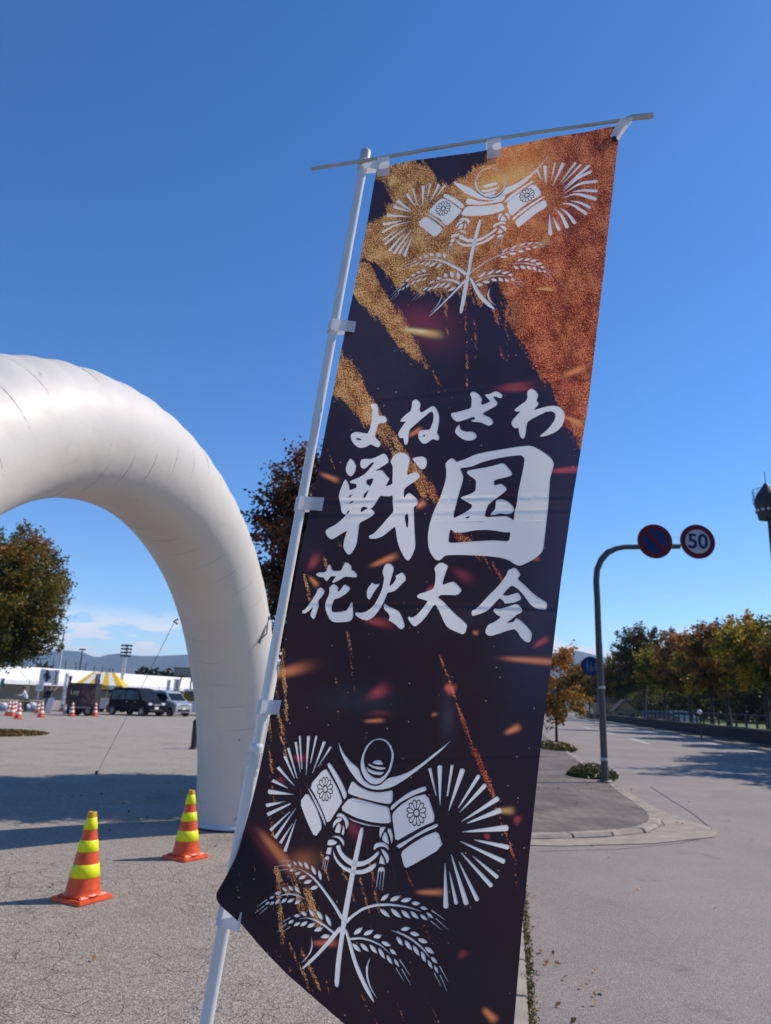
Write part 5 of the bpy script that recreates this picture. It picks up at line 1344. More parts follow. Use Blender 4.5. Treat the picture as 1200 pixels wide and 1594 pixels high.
def print_mesh(name, shapes, m, off=-0.0007, parent=banner, step=9.0, smooth=True, label=None, kind=None):
    """shapes: list of [outer, hole, hole ...] in photograph pixels"""
    bm = bmesh.new()
    for loops in shapes:
        lp = [chaikin(q) if smooth and len(q) > 4 else list(q) for q in loops]
        if m is m_ink and name != 'emblem_petal': mark_white(lp)
        vecs = [[Vector((x, y, 0)) for x, y in q] for q in lp]
        flat = [v for q in vecs for v in q]
        vs = [bm.verts.new(v) for v in flat]
        for tr in tessellate_polygon(vecs):
            try: bm.faces.new([vs[i] for i in tr])
            except ValueError: pass
    for _ in range(6):
        lg = [e for e in bm.edges if e.calc_length() > step]
        if not lg: break
        bmesh.ops.subdivide_edges(bm, edges=lg, cuts=1)
        bmesh.ops.triangulate(bm, faces=[f for f in bm.faces if len(f.verts) > 3])
    co = np.array([v.co[:] for v in bm.verts])
    x, y, z = cloth_y(co[:, 0], co[:, 1], off)
    for v, a, b_, c in zip(bm.verts, x, y, z): v.co = (a - bo.x, b_ - bo.y, c - bo.z)
    bmesh.ops.recalc_face_normals(bm, faces=bm.faces)
    if sum(f.normal.y * f.calc_area() for f in bm.faces) > 0: bmesh.ops.reverse_faces(bm, faces=bm.faces)
    for f in bm.faces: f.smooth = True
    mm = bpy.data.meshes.new(name); bm.to_mesh(mm); bm.free(); mm.materials.append(m)
    o = bpy.data.objects.new(name, mm); COL.objects.link(o); o.parent = parent
    if label: o['label'] = label
    if kind: o['kind'] = kind
    return o
def T(ox, oy, s, *loops): return [[(ox + x * s, oy + y * s) for x, y in q] for q in loops]
def circ(x, y, rx, ry=None, n=14): return [(x + rx * math.cos(2 * math.pi * i / n), y + (ry or rx) * math.sin(2 * math.pi * i / n)) for i in range(n)]
GLY = []
GLY.append(('yo', [T(520, 600, .1, [(600,282),(655,280),(678,300),(690,370),(698,470),(790,472),(820,510),(828,550),(800,580),(690,592),(678,650),(650,750),(638,800),(720,880),(728,915),(705,960),(665,962),(620,940),(572,915),(500,955),(440,972),(370,965),(310,915),(270,850),(255,790),(275,750),(320,725),(370,722),(450,735),(520,750),(560,670),(585,560),(596,440),(592,370),(570,305)],
    [(340,818),(390,822),(430,840),(420,852),(370,848),(345,832)])]))
GLY.append(('ne', [T(600, 600, .1, [(470,212),(505,225),(540,270),(550,305),(535,350),(530,370),(555,425),(640,375),(715,325),(745,320),(780,340),(820,410),(838,480),(838,560),(820,660),(800,735),(832,785),(840,820),(820,858),(790,852),(740,832),(680,872),(630,905),(595,908),(560,890),(515,830),(508,770),(520,720),(560,695),(640,688),(692,685),(710,640),(740,560),(750,480),(738,420),(718,402),(680,425),(560,525),(450,620),(375,690),(362,780),(358,860),(340,910),(320,930),(300,915),(285,860),(275,810),(235,825),(205,790),(195,755),(220,700),(280,610),(325,555),(240,570),(230,550),(260,505),(330,440),(390,400),(408,345),(412,270),(430,235)], circ(602, 783, 15))]))
GLY.append(('za', [T(690, 590, .1, [(430,205),(465,192),(510,205),(570,255),(603,310),(598,350),(588,375),(600,405),(740,350),(690,300),(645,250),(670,235),(725,232),(790,195),(830,192),(895,220),(925,255),(915,290),(885,300),(830,280),(790,265),(790,300),(842,360),(838,405),(800,430),(700,485),(612,532),(640,560),(720,595),(768,640),(778,680),(750,715),(705,728),(660,712),(600,680),(540,668),(470,668),(425,650),(440,640),(498,625),(490,600),(465,588),(380,620),(260,660),(205,662),(165,635),(130,590),(120,540),(140,522),(190,520),(300,490),(430,455),(440,360),(440,290),(415,240)]),
    T(690, 590, .1, [(255,705),(262,775),(295,800),(350,820),(430,815),(480,830),(515,865),(520,905),(490,935),(430,958),(370,960),(300,935),(230,885),(190,845),(182,810),(200,760),(230,725)])]))
GLY.append(('wa', [T(780, 590, .1, [(430,170),(465,150),(500,155),(545,190),(575,235),(575,280),(550,330),(580,365),(582,400),(540,445),(495,487),(600,455),(700,425),(790,412),(870,420),(930,445),(975,495),(995,550),(990,630),(960,710),(910,780),(830,835),(720,880),(620,900),(600,892),(620,870),(700,805),(780,720),(830,640),(848,580),(840,540),(810,510),(760,500),(690,515),(600,560),(480,620),(412,665),(395,740),(385,840),(370,905),(350,930),(325,928),(290,880),(278,820),(270,755),(220,770),(180,740),(158,690),(170,650),(230,580),(310,492),(250,510),(205,495),(215,470),(300,400),(390,340),(412,280),(402,210)])]))
s6 = 1 / 6
GLY.append(('sen', [T(500, 690, s6, [(272,138),(305,165),(328,210),(320,260),(290,305),(262,308),(235,275),(228,235),(245,180)]),
    T(500, 690, s6, [(585,92),(610,110),(630,150),(628,180),(590,205),(495,262),(555,248),(575,255),(605,295),(640,330),(625,360),(600,405),(665,380),(665,340),(668,250),(665,205),(645,175),(660,140),(700,95),(735,82),(790,92),(825,125),(828,165),(815,230),(800,300),(850,275),(890,265),(920,285),(922,315),(890,345),(800,405),(775,430),(772,515),(800,475),(822,460),(865,490),(900,525),(905,560),(890,580),(865,595),(868,680),(872,800),(882,970),(850,1050),(825,1090),(805,1095),(780,1075),(735,990),(710,910),(700,840),(690,775),(640,815),(580,865),(520,890),(450,892),(445,862),(490,845),(560,770),(620,700),(675,640),(668,560),(668,485),(640,495),(590,495),(550,488),(520,545),(480,600),(460,608),(495,635),(498,660),(460,690),(380,732),(355,748),(345,850),(330,950),(290,1020),(260,1045),(230,1020),(205,970),(210,920),(230,850),(242,815),(180,850),(120,890),(95,898),(65,880),(40,840),(42,815),(70,790),(120,768),(190,715),(235,668),(205,660),(188,635),(180,570),(165,510),(165,480),(180,430),(205,370),(225,332),(245,355),(262,390),(265,440),(330,415),(328,380),(285,375),(265,365),(275,350),(350,320),(410,285),(450,240),(498,178),(470,180),(420,230),(395,240),(370,225),(362,190),(375,150),(400,145),(470,145),(530,120)],
      [(422,340),(490,325),(475,370),(455,405),(440,385),(425,380)], [(400,475),(445,432),(430,470),(408,512),(395,510)], [(258,488),(296,479),(262,510)], [(305,535),(300,548),(252,572),(270,550)], [(372,605),(400,590),(440,605),(400,625),(370,648)], [(245,635),(270,625),(250,655),(237,666)], [(275,685),(270,700),(252,710)], [(808,655),(815,700),(810,795),(795,770),(780,690),(790,665)]),
    T(500, 690, s6, [(848,145),(880,130),(940,120),(975,135),(990,165),(985,210),(965,240),(930,245),(905,215),(870,170)])]))
s7 = 220 / 1200
GLY.append(('goku', [T(660, 685, s7, [(180,205),(205,170),(235,152),(260,165),(275,185),(340,165),(440,120),(540,98),(680,75),(800,55),(910,45),(1000,90),(1080,150),(1105,200),(1090,260),(1070,330),(1065,420),(1055,560),(1040,700),(1022,860),(1010,940),(970,985),(900,1030),(820,1068),(780,1060),(720,1020),(660,1000),(540,985),(440,980),(300,975),(180,978),(150,1010),(120,1025),(90,1010),(55,960),(35,900),(32,810),(45,720),(80,610),(140,480),(185,340),(190,260)],
      [(305,238),(400,228),(500,185),(620,155),(740,135),(825,128),(855,155),(845,230),(830,300),(800,440),(785,560),(770,600),(762,685),(740,665),(700,645),(620,648),(515,655),(525,600),(545,550),(580,520),(640,475),(700,430),(700,405),(660,370),(595,385),(592,340),(740,305),(752,280),(690,205),(665,195),(560,225),(380,255),(362,270),(370,290),(420,325),(442,345),(438,430),(400,455),(310,485),(320,500),(380,535),(410,550),(400,580),(340,620),(250,665),(255,620),(290,480),(330,350),(335,310),(320,270)],
      [(345,660),(385,645),(380,665)], [(225,755),(260,785),(340,785),(440,765),(540,762),(620,772),(690,785),(735,780),(722,860),(660,855),(600,850),(500,855),(400,860),(300,870),(208,872),(215,800)]),
    T(660, 685, s7, [(610,510),(660,500),(710,520),(755,560),(766,590),(750,620),(700,632),(650,622),(600,635),(565,638),(570,620),(605,585),(608,550)])]))
GLY.append(('hana', [T(460, 870, .1, [(525,82),(550,105),(562,160),(590,188),(700,185),(725,150),(755,80),(780,50),(820,62),(865,105),(875,140),(868,175),(905,182),(945,225),(960,250),(955,280),(930,290),(870,282),(770,275),(700,320),(600,372),(575,368),(572,350),(610,300),(630,268),(545,272),(520,315),(480,350),(455,320),(435,285),(380,285),(325,258),(320,240),(350,212),(470,205),(490,165),(505,110)]),
    T(460, 870, .1, [(385,442),(420,455),(450,495),(450,525),(420,575),(350,655),(365,730),(340,800),(315,890),(295,935),(270,935),(235,890),(232,850),(255,800),(275,740),(220,800),(160,845),(120,852),(98,835),(110,805),(150,785),(230,680),(320,540),(345,470)]),
    T(460, 870, .1, [(600,388),(640,415),(670,450),(652,520),(700,480),(760,395),(800,410),(850,450),(848,480),(790,540),(700,595),(640,622),(605,625),(575,700),(562,760),(565,805),(580,828),(700,825),(790,805),(820,770),(870,670),(885,680),(890,740),(900,830),(898,900),(880,945),(830,975),(740,985),(640,988),(580,980),(535,945),(495,870),(465,780),(460,710),(480,640),(520,560),(528,500),(522,455),(560,410)])]))
GLY.append(('bi', [T(540, 870, .1, [(600,85),(640,68),(690,82),(730,130),(728,180),(705,260),(680,340),(662,425),(720,385),(770,300),(750,262),(790,245),(850,208),(890,230),(915,275),(920,330),(880,365),(800,450),(740,500),(690,515),(632,525),(605,600),(560,700),(500,800),(430,890),(370,935),(310,960),(240,945),(170,905),(132,875),(130,840),(150,828),(210,840),(290,825),(370,770),(430,710),(490,600),(540,490),(570,370),(578,290),(552,210),(570,140)]),
    T(540, 870, .1, [(395,362),(430,395),(460,398),(500,382),(510,400),(470,450),(420,520),(380,600),(355,630),(330,625),(310,595),(310,500),(330,445),(365,405)]),
    T(540, 870, .1, [(585,692),(640,735),(720,770),(790,800),(830,840),(870,930),(898,1020),(898,1055),(870,1085),(840,1095),(800,1070),(760,1025),(700,985),(645,955),(668,900),(640,840),(580,785),(570,730)])]))
GLY.append(('tai', [T(625, 870, .1, [(570,75),(615,55),(660,65),(720,100),(722,130),(690,210),(650,330),(640,405),(720,375),(800,352),(830,365),(890,420),(935,480),(930,505),(880,555),(840,565),(700,560),(605,562),(565,598),(640,650),(720,740),(830,850),(960,960),(1020,1020),(1022,1060),(1000,1140),(970,1170),(940,1172),(850,1135),(760,1095),(700,1050),(650,960),(600,840),(550,740),(515,705),(450,800),(380,900),(300,990),(220,1050),(190,1048),(150,1010),(105,940),(98,915),(115,888),(135,908),(180,908),(230,880),(320,780),(380,700),(410,655),(330,632),(245,605),(240,575),(265,545),(380,510),(490,468),(520,390),(530,280),(528,215),(510,160),(525,120)])]))
s8 = 130 / 1200
GLY.append(('kai', [T(730, 880, s8, [(560,70),(655,30),(690,55),(738,125),(730,155),(695,195),(790,275),(930,410),(1020,475),(1100,520),(1122,555),(1120,610),(1100,638),(1030,632),(960,618),(900,580),(850,520),(780,420),(700,335),(612,285),(540,355),(480,430),(560,435),(650,405),(690,392),(720,405),(745,450),(752,485),(720,505),(650,535),(510,552),(500,515),(440,470),(400,510),(320,600),(250,660),(180,690),(60,728),(40,720),(35,670),(55,640),(95,630),(150,580),(260,455),(400,320),(500,195),(540,130)]),
    T(730, 880, s8, [(375,618),(440,628),(540,600),(650,560),(690,555),(720,575),(755,620),(768,655),(745,685),(690,705),(640,750),(540,825),(600,820),(645,810),(670,765),(690,758),(770,815),(840,885),(890,945),(905,990),(900,1050),(880,1100),(840,1108),(790,1085),(740,1030),(700,960),(655,915),(560,935),(420,985),(320,1015),(270,1008),(235,970),(238,920),(280,845),(330,830),(410,785),(460,738),(400,712),(355,665),(352,635)])]))
row_w = {'yo': 'first character of the top line of writing', 'ne': 'second character of the top line of writing', 'za': 'third character of the top line of writing', 'wa': 'last character of the top line of writing', 'sen': 'left one of the two largest characters', 'goku': 'right, boxed one of the two largest characters',
         'hana': 'first character of the third line of writing', 'bi': 'second character of the third line of writing', 'tai': 'third character of the third line of writing', 'kai': 'last character of the third line of writing'}
for k, sh in GLY: print_mesh('printed_character', sh, m_ink, label=row_w[k])

# --- emblem: fireworks, drum-like flags, helmet, cord and ears of rice
def stroke(pts, cap=True):
    """tapering stroke through (x, y, width) points, rounded at the first end"""
    P = [Vector((p[0], p[1])) for p in pts]; W = [p[2] / 2 for p in pts]; lf_, rt_ = [], []
    for i, p in enumerate(P):
        d = (P[min(i + 1, len(P) - 1)] - P[max(i - 1, 0)]).normalized(); n = Vector((-d.y, d.x))
        lf_.append(p + n * W[i]); rt_.append(p - n * W[i])
    out = []
    if cap and W[0] > 3:
        d = (P[0] - P[1]).normalized(); n = Vector((-d.y, d.x))
        for k in range(1, 5):
            a = math.pi * k / 5; out.append(P[0] - n * W[0] * -math.cos(a) * -1 * -1 + d * W[0] * 0.8 * math.sin(a))
        # run from the right side round to the left side
        out = sorted(out, key=lambda q: (q - rt_[0]).length)
    return [tuple(q) for q in (out + lf_ + rt_[::-1])]
def grain(a, b_, w):
    A, B_ = Vector(a), Vector(b_); d = B_ - A; n = Vector((-d.y, d.x)).normalized() * w / 2
    return [tuple(A), tuple(A + d * .25 + n * .72), tuple(A + d * .55 + n), tuple(A + d * .82 + n * .5), tuple(B_), tuple(A + d * .75 - n * .6), tuple(A + d * .45 - n), tuple(A + d * .15 - n * .6)]
def flower(c, rx, ry, rot, kx=0.0):
    """twelve dark-edged petals round a dark-edged centre: (dark shapes, white shapes)"""
    dk, wt = [], []
    tf = lambda x, y: (c[0] + rx * (x + kx * y), c[1] + ry * y)
    for k in range(12):
        a = 2 * math.pi * k / 12 + rot
        ring = []
        for lst, g in ((ring, 0.0), (ring, 1.0)):
            r0, r1, wd = 0.22 + 0.09 * g, 1.0 - 0.085 * g, 0.215 - 0.075 * g
            pt = [(r0, -wd * 0.35), (r0 + (r1 - r0) * .6, -wd), (r1 - 0.07, -wd * 0.75), (r1, 0), (r1 - 0.07, wd * 0.75), (r0 + (r1 - r0) * .6, wd), (r0, wd * 0.35)]
            lst.append([tf(x * math.cos(a) - y * math.sin(a), x * math.sin(a) + y * math.cos(a)) for x, y in pt])
        dk.append(ring)
    dk.append([[tf(*q) for q in circ(0, 0, 0.33, n=12)], [tf(*q) for q in circ(0, 0, 0.22, n=10)]])
    return dk, wt
def emblem(label, W, Dk, W2):
    e_ = print_mesh('printed_emblem', W, m_ink, label=label)
    print_mesh('emblem_outline', Dk, m_dline, off=-0.0012, parent=banner, smooth=False, kind='stuff').parent = e_
z1 = lambda q: [(400 + x * .13333, 1130 + y * .13333) for x, y, *_ in q]
def zz(ox, oy, s): return lambda q: [((ox + p[0] * s), (oy + p[1] * s)) + ((p[2] * s,) if len(p) > 2 else ()) for p in q]
Z1, Z2, Z3, Z4, Z5, Z6 = zz(400, 1130, .13333), zz(500, 1135, .175), zz(590, 1170, .18333), zz(480, 1250, .13333), zz(390, 1330, .1505), zz(515, 1380, .16667)
ZA, ZB, ZC = zz(580, 230, .15833), zz(760, 220, .15833), zz(590, 340, .23333)
W, Dk, W2 = [], [], []
for q in ([(790,180,36),(648,550,8)],[(865,240,26),(710,480,8)],[(695,115,26),(625,435,12)],[(603,115,38),(573,575,8)],[(500,115,24),(525,505,12)],[(452,185,30),(507,540,8)],[(365,255,34),(470,615,10)],[(325,350,38),(437,610,10)],[(243,480,40),(437,700,10)],[(182,635,42),(360,725,12)],[(150,768,60),(430,800,8)],
          [(120,925,46),(335,880,8)],[(120,1035,44),(395,905,20)],[(155,1220,36),(390,995,12)],[(210,1310,40),(450,965,8)],[(272,1370,36),(415,1140,8)],[(325,1465,40),(457,1090,8)]): W.append([stroke(Z1(q))])
for q in ([(430,140,28),(485,375,8)],[(516,130,42),(518,455,8)],[(622,112,26),(580,378,14)],[(708,160,46),(590,505,10)],[(845,208,34),(672,480,12)],[(898,288,40),(682,518,8)],[(1005,400,44),(698,595,10)],[(1025,500,48),(745,608,14)],[(1080,648,56),(705,682,10)],[(1090,810,44),(808,748,12)],[(1055,930,44),(688,760,10)],
          [(1000,1062,38),(793,885,8)],[(950,1135,40),(695,857,12)],[(832,1255,38),(676,932,10)],[(740,1285,46),(612,872,10)],[(655,1285,34),(597,1020,8)],[(568,1315,46),(560,950,8)]): W.append([stroke(Z3(q))])
for q in ([(815,450),(848,422),(940,560),(1010,690),(1055,805),(1020,870),(970,740),(890,590)],[(612,700),(800,480),(870,600),(950,740),(1000,885),(990,900),(825,1155),(770,1000),(690,830)],[(592,730),(605,725),(700,880),(770,1030),(805,1150),(795,1170),(760,1080),(680,900)],[(500,890),(585,770),(690,940),(770,1180),(675,1305),(580,1110)]): W.append([Z1(q)])
for q in ([(98,465),(150,420),(260,340),(395,290),(405,330),(290,370),(180,430),(100,505)],[(108,530),(180,455),(290,385),(410,355),(485,585),(380,630),(250,700),(140,765),(125,650)],[(140,800),(250,740),(380,660),(495,608),(505,635),(400,680),(280,745),(175,825)],[(182,855),(280,780),(400,710),(500,672),(545,812),(235,992),(210,970)]): W.append([Z3(q)])
for c, rx, ry, rot in ((Z1([(795, 738)])[0], 95 * .13333, 148 * .13333, 0.26), (Z3([(318, 520)])[0], 87 * .18333, 118 * .18333, 0.26)):
    a, b_ = flower(c, rx, ry, rot); Dk += a
W.append([Z2([(150,112),(170,150),(200,215),(260,290),(335,350),(350,400),(380,455),(430,490),(480,500),(530,490),(580,450),(610,430),(690,415),(780,380),(900,300),(1000,220),(1080,160),(1160,95),(1080,182),(950,290),(850,370),(750,445),(640,512),(560,535),(480,540),(400,520),(330,470),(260,380),(205,280),(168,190)])])
W.append([Z2([(515,80),(570,92),(620,140),(645,210),(643,270),(620,360),(580,430),(530,480),(480,493),(430,480),(385,435),(355,370),(350,300),(365,230),(400,150),(450,100)]), Z2([(515,92),(565,105),(605,150),(627,210),(625,265),(600,360),(560,415),(515,438),(470,432),(420,395),(388,340),(378,280),(385,220),(420,150),(465,105)])])
Dk.append([Z2([(350,385),(385,448),(430,494),(480,507),(530,494),(585,445),(612,415),(605,425),(560,458),(530,481),(480,494),(430,481),(385,436),(356,372)])])
for q in ([(450,300),(475,280),(510,275),(535,285),(552,315),(500,316)],[(420,305),(470,330),(570,340),(575,355),(520,362),(460,345),(416,318)],[(398,332),(440,362),(500,380),(565,380),(530,410),(460,400),(415,375)],[(275,455),(340,510),(420,550),(500,562),(580,555),(637,540),(635,640),(605,668),(500,650),(400,625),(240,575),(238,545)],
          [(255,605),(400,640),(520,675),(600,690),(615,760),(622,835),(540,838),(430,825),(300,785),(165,712)],[(230,783),(300,812),(420,848),(525,863),(522,870),(400,858),(280,820)]): W.append([Z2(q)])
ROPE = [[(325,165),(335,135),(360,115),(400,122),(440,160),(470,210),(470,260),(440,312),(435,270),(425,215),(400,170),(360,155)],[(285,300),(288,240),(310,200),(345,175),(385,170),(398,195),(370,218),(330,230),(305,270)],[(305,340),(325,280),(345,240),(365,238),(385,260),(380,310),(365,355)],[(400,250),(425,290),(420,350),(405,382),(385,360),(400,310)],
        [(265,395),(310,378),(360,385),(400,415),(420,450),(418,515),(395,470),(360,420),(320,400)],[(222,465),(235,430),(280,422),(345,455),(310,485),(265,495),(220,490)],[(225,518),(278,515),(260,605),(205,590)],[(195,630),(225,612),(245,630),(238,660),(190,655)],
        [(320,500),(370,480),(390,560),(440,620),(515,665),(570,682),(650,675),(720,640),(780,590),(820,555),(828,590),(790,640),(720,695),(640,735),(555,748),(500,735),(430,690),(370,620),(335,550)],[(290,545),(310,600),(350,670),(420,735),(500,770),(555,785),(640,775),(720,735),(795,690),(790,740),(740,790),(660,825),(580,835),(490,820),(410,780),(340,710),(300,640),(288,590)],
        [(835,290),(870,275),(910,280),(880,320),(855,370),(840,420),(828,370)],[(930,295),(960,300),(985,370),(985,440),(970,480),(955,400),(925,330)],[(900,330),(925,380),(945,490),(900,460),(858,430),(875,370)],[(760,520),(780,475),(820,458),(880,462),(920,490),(938,520),(935,555),(900,515),(850,505),(800,520),(765,555)],[(840,535),(880,545),(925,590),(945,640),(935,690),(918,710),(900,650),(870,590)],
        [(845,600),(880,650),(895,718),(825,705)],[(815,765),(840,745),(885,750),(892,790),(820,800)]]
TASS = [[(190,640,10),(158,775,6)],[(212,650,8),(180,790,5)],[(238,640,10),(202,805,6)],[(822,780,14),(795,985,9)],[(852,790,8),(828,1010,6)],[(888,770,13),(862,1020,8)]]
for q in ROPE: W.append([Z4(q)])
for q in TASS: W.append([stroke(Z4(q), False)])
W.append([[(560.5,1288),(567,1288.5),(557,1340),(551,1370),(541,1428),(537,1450),(531,1495),(527.3,1537.7),(520.2,1534),(523,1495),(530,1450),(532,1428),(543,1370),(550,1335)]])
WHEAT = [
 ('5', [(440,130,4),(540,165,10),(640,230,22),(720,320,26),(800,430,28),(880,545,32),(950,670,36)],
  [(483,115,437,68,26),(543,128,493,68,30),(607,155,550,72,38),(680,215,625,108,40),(730,270,705,155,36),(455,150,400,175,32),(430,110,372,115,30),(523,182,450,210,32),(580,215,493,258,40),(640,265,545,300,44),(703,325,612,362,44)],
  [(410,62,12,300,72,3),(370,108,10,248,125,3),(385,155,12,280,165,3)], [((950,670),(585,375)),((440,130),(270,285)),((720,200),(437,240)),((248,125),(140,330))]),
 ('5', [(280,440,4),(350,415,16),(420,408,20),(490,425,18),(560,460,6)],
  [(380,380,320,340,36),(443,378,390,320,36),(510,400,452,320,34),(318,388,245,410,34),(248,430,192,460,28),(300,455,255,520,32),(378,450,315,505,34),(455,455,375,500,36),(518,470,455,515,38),(245,485,200,525,30),(198,488,150,525,24)],
  [(170,465,12,70,540,3),(140,532,10,42,612,3),(172,548,10,92,618,3)], [((560,460),(345,372)),((300,435),(205,415)),((42,612),(65,555)),((480,360),(297,354))]),
 ('5', [(505,665,4),(590,655,14),(680,680,22),(760,730,24),(860,810,26)],
  [(515,630,443,638,36),(588,632,515,590,40),(663,645,603,565,42),(750,678,680,575,46),(835,745,772,615,44),(450,675,388,718,34),(515,700,443,742,36),(592,690,510,745,42),(670,710,582,758,46),(752,755,653,795,48),(825,835,720,860,50)],
  [(412,650,12,300,720,3),(370,715,10,275,800,3),(410,745,10,322,812,3)], [((860,810),(550,428)),((505,665),(380,425)),((275,800),(207,555)),((800,680),(510,392))]),
 ('6', [(130,345,30),(200,275,26),(300,205,26),(420,172,26),(540,168,24),(640,178,18),(740,198,14),(845,232,3)],
  [(465,135,545,65,42),(550,135,655,85,46),(650,138,760,112,46),(750,155,838,158,42),(830,192,908,212,32),(455,208,555,288,44),(555,205,660,295,46),(655,220,745,300,44),(740,230,825,305,38),(830,260,905,318,34),(890,242,960,298,30)],
  [(940,222,12,1070,315,3),(980,298,10,1097,405,3),(932,322,10,1037,405,3)], [((130,345),(605,370)),((845,232),(1060,182)),((1097,405),(1160,178)),((420,172),(800,248)),((500,100),(822,207))]),
 ('6', [(180,490,24),(280,480,20),(380,505,18),(470,550,14),(560,635,3)],
  [(213,450,300,378,46),(303,455,402,403,46),(395,475,480,455,46),(468,515,565,555,42),(548,580,615,640,36),(198,530,283,612,44),(272,528,358,610,42),(360,540,437,630,40),(443,570,507,680,38),(518,638,577,730,34),(588,670,640,755,28)],
  [(640,682,12,740,830,3),(660,768,10,745,915,3),(608,760,10,683,885,3)], [((180,490),(640,425)),((560,635),(870,390)),((745,915),(960,460)),((255,410),(685,375)),((240,570),(675,440))]),
 ('6', [(565,410,4),(660,440,18),(760,495,20),(850,570,18),(930,670,3)],
  [(650,405,745,385,42),(735,432,833,455,44),(810,490,908,525,46),(875,565,968,628,44),(933,655,995,720,34),(612,465,675,555,40),(688,500,760,600,42),(765,548,830,650,40),(843,602,887,712,38),(903,685,950,770,32),(963,735,1005,812,28)],
  [(1015,742,12,1095,890,3),(1020,825,10,1085,978,3),(965,805,10,1030,933,3)], [((565,410),(880,310)),((930,670),(1085,325)),((1085,978),(1160,410)),((700,385),(935,270)),((640,510),(910,325))])]
LEAFS = [('5', [(625,828),(648,940),(625,1020),(570,1090),(515,1132),(575,1065),(615,1000),(632,930)], [((625,828),(415,485)),((515,1132),(330,638)),((648,940),(420,530))]),
         ('5', [(920,735),(945,770),(860,880),(740,1010),(640,1110),(540,1190),(530,1175),(600,1100),(700,1000),(820,860)], [((945,720),(590,392)),((535,1185),(337,652)),((740,985),(467,528))]),
         ('6', [(125,390),(150,400),(190,520),(240,690),(310,860),(370,980),(408,1080),(395,1080),(320,970),(240,800),(190,650),(150,490)], [((130,390),(605,395)),((402,1080),(772,607)),((240,740),(672,510))]),
         ('6', [(372,655),(350,730),(345,820),(370,930),(440,1065),(370,960),(332,860),(325,770),(340,710)], [((372,655),(748,455)),((440,1065),(787,585)),((335,820),(728,520))])]
zmap = {'5': Z5, '6': Z6}
def affine(pairs):
    A = np.array([[a[0], a[1], 1] for a, _ in pairs], float); B_ = np.array([c for _, c in pairs], float)
    X = np.linalg.lstsq(A, B_, rcond=None)[0]
    return lambda q: [(float(p[0] * X[0, 0] + p[1] * X[1, 0] + X[2, 0]), float(p[0] * X[0, 1] + p[1] * X[1, 1] + X[2, 1])) for p in q]
Wt = []
for z, st, gr, aw, pr in WHEAT:
    shp = [stroke(st, False)] + [grain(g[:2], g[2:4], g[4]) for g in gr] + [stroke([(a[0], a[1], a[2]), (a[3], a[4], a[5])], False) for a in aw]
    af = affine(pr)
    for q in shp: W.append([zmap[z](q)]); Wt.append([ZC(af(q))])
for z, q, pr in LEAFS: W.append([zmap[z](q)]); Wt.append([ZC(affine(pr)(q))])
emblem('larger white crest near the bottom of the banner', W, Dk, W2)
# the upper crest, as it hangs on the upper part of the cloth
W, Dk, W2 = Wt, [], []
for q in ([(715,365,20),(608,505,6)],[(655,358,28),(562,540,6)],[(572,350,20),(535,500,8)],[(498,372,34),(494,575,8)],[(395,400,24),(443,565,8)],[(338,452,36),(422,582,8)],[(243,518,36),(395,632,8)],[(205,575,36),(362,630,8)],[(140,662,30),(370,678,8)],[(100,752,28),(285,718,8)],[(92,832,24),(230,755,16),(372,725,8)],[(100,910,20),(180,850,14),(265,800,6)],[(118,955,24),(230,860,16),(330,788,8)],
          [(160,1018,28),(250,910,18),(325,830,8)],[(208,1042,28),(385,800,8)],[(260,1045,26),(350,900,8)],[(312,1068,30),(395,860,6)]): W.append([stroke(ZA(q))])
for q in ([(478,275,24),(535,395,8)],[(560,250,40),(569,430,8)],[(658,208,22),(622,375,10)],[(740,212,36),(633,438,8)],[(862,205,26),(703,412,8)],[(915,225,22),(718,428,8)],[(1000,232,30),(870,345,20),(733,468,6)],[(1020,292,32),(880,360,22),(738,490,8)],[(1078,390,32),(900,412,24),(740,515,6)],[(1080,488,32),(940,480,24),(825,497,6)],[(1055,565,38),(900,520,28),(830,520,16),(720,562,6)],
          [(1010,655,32),(900,600,24),(810,585,6)],[(960,708,38),(830,620,24),(722,605,8)],[(850,800,38),(780,705,26),(705,655,8)],[(775,838,42),(720,720,26),(648,655,8)],[(695,865,38),(637,740,8)],[(612,908,44),(602,715,8)]): W.append([stroke(ZB(q))])
for q in ([(690,480),(715,448),(780,475),(850,515),(910,570),(880,605),(800,540)],[(540,630),(680,485),(780,540),(875,610),(865,640),(735,775),(650,690)],[(525,650),(540,645),(640,700),(720,775),(710,785),(620,710)],[(443,745),(515,668),(610,725),(700,795),(615,885),(530,815)]): W.append([ZA(q)])
for q in ([(160,590),(210,535),(300,470),(445,378),(455,395),(330,475),(180,600)],[(175,615),(240,555),(330,490),(460,408),(535,520),(420,585),(320,655),(225,745)],[(225,765),(330,675),(430,605),(545,535),(555,550),(440,625),(330,705),(250,770)],[(262,785),(340,715),(440,640),(560,568),(590,635),(460,715),(300,848),(285,835)]): W.append([ZB(q)])
for c, rx, ry, rot, kx in ((ZA([(693, 597)])[0], 74 * .15833, 72 * .15833, 0.26, -0.22), (ZB([(380, 530)])[0], 76 * .15833, 72 * .15833, 0.26, -0.25)):
    a, b_ = flower(c, rx, ry, rot, kx); Dk += a
W.append([[(703.5,281),(722,288),(735,292.5),(741,299),(750,304.5),(764,306.5),(778,302),(787,292),(800,287.5),(815,279),(830,268),(845,252),(857,237),(846.5,253),(831,270.5),(818,284),(805,293),(790,302),(775,310),(760,312),(745,309.5),(730,303.5),(715,294)]])
W.append([circ(763.5, 285, 24, 24.5, 24), circ(764, 283.2, 22.2, 21.2, 24)])
Dk.append([[(740.5,294),(746,302),(755,307.5),(764,309),(774,306.5),(782,300),(787,291),(781,299),(773,305.5),(764,308),(755,306.5),(747,301)]])
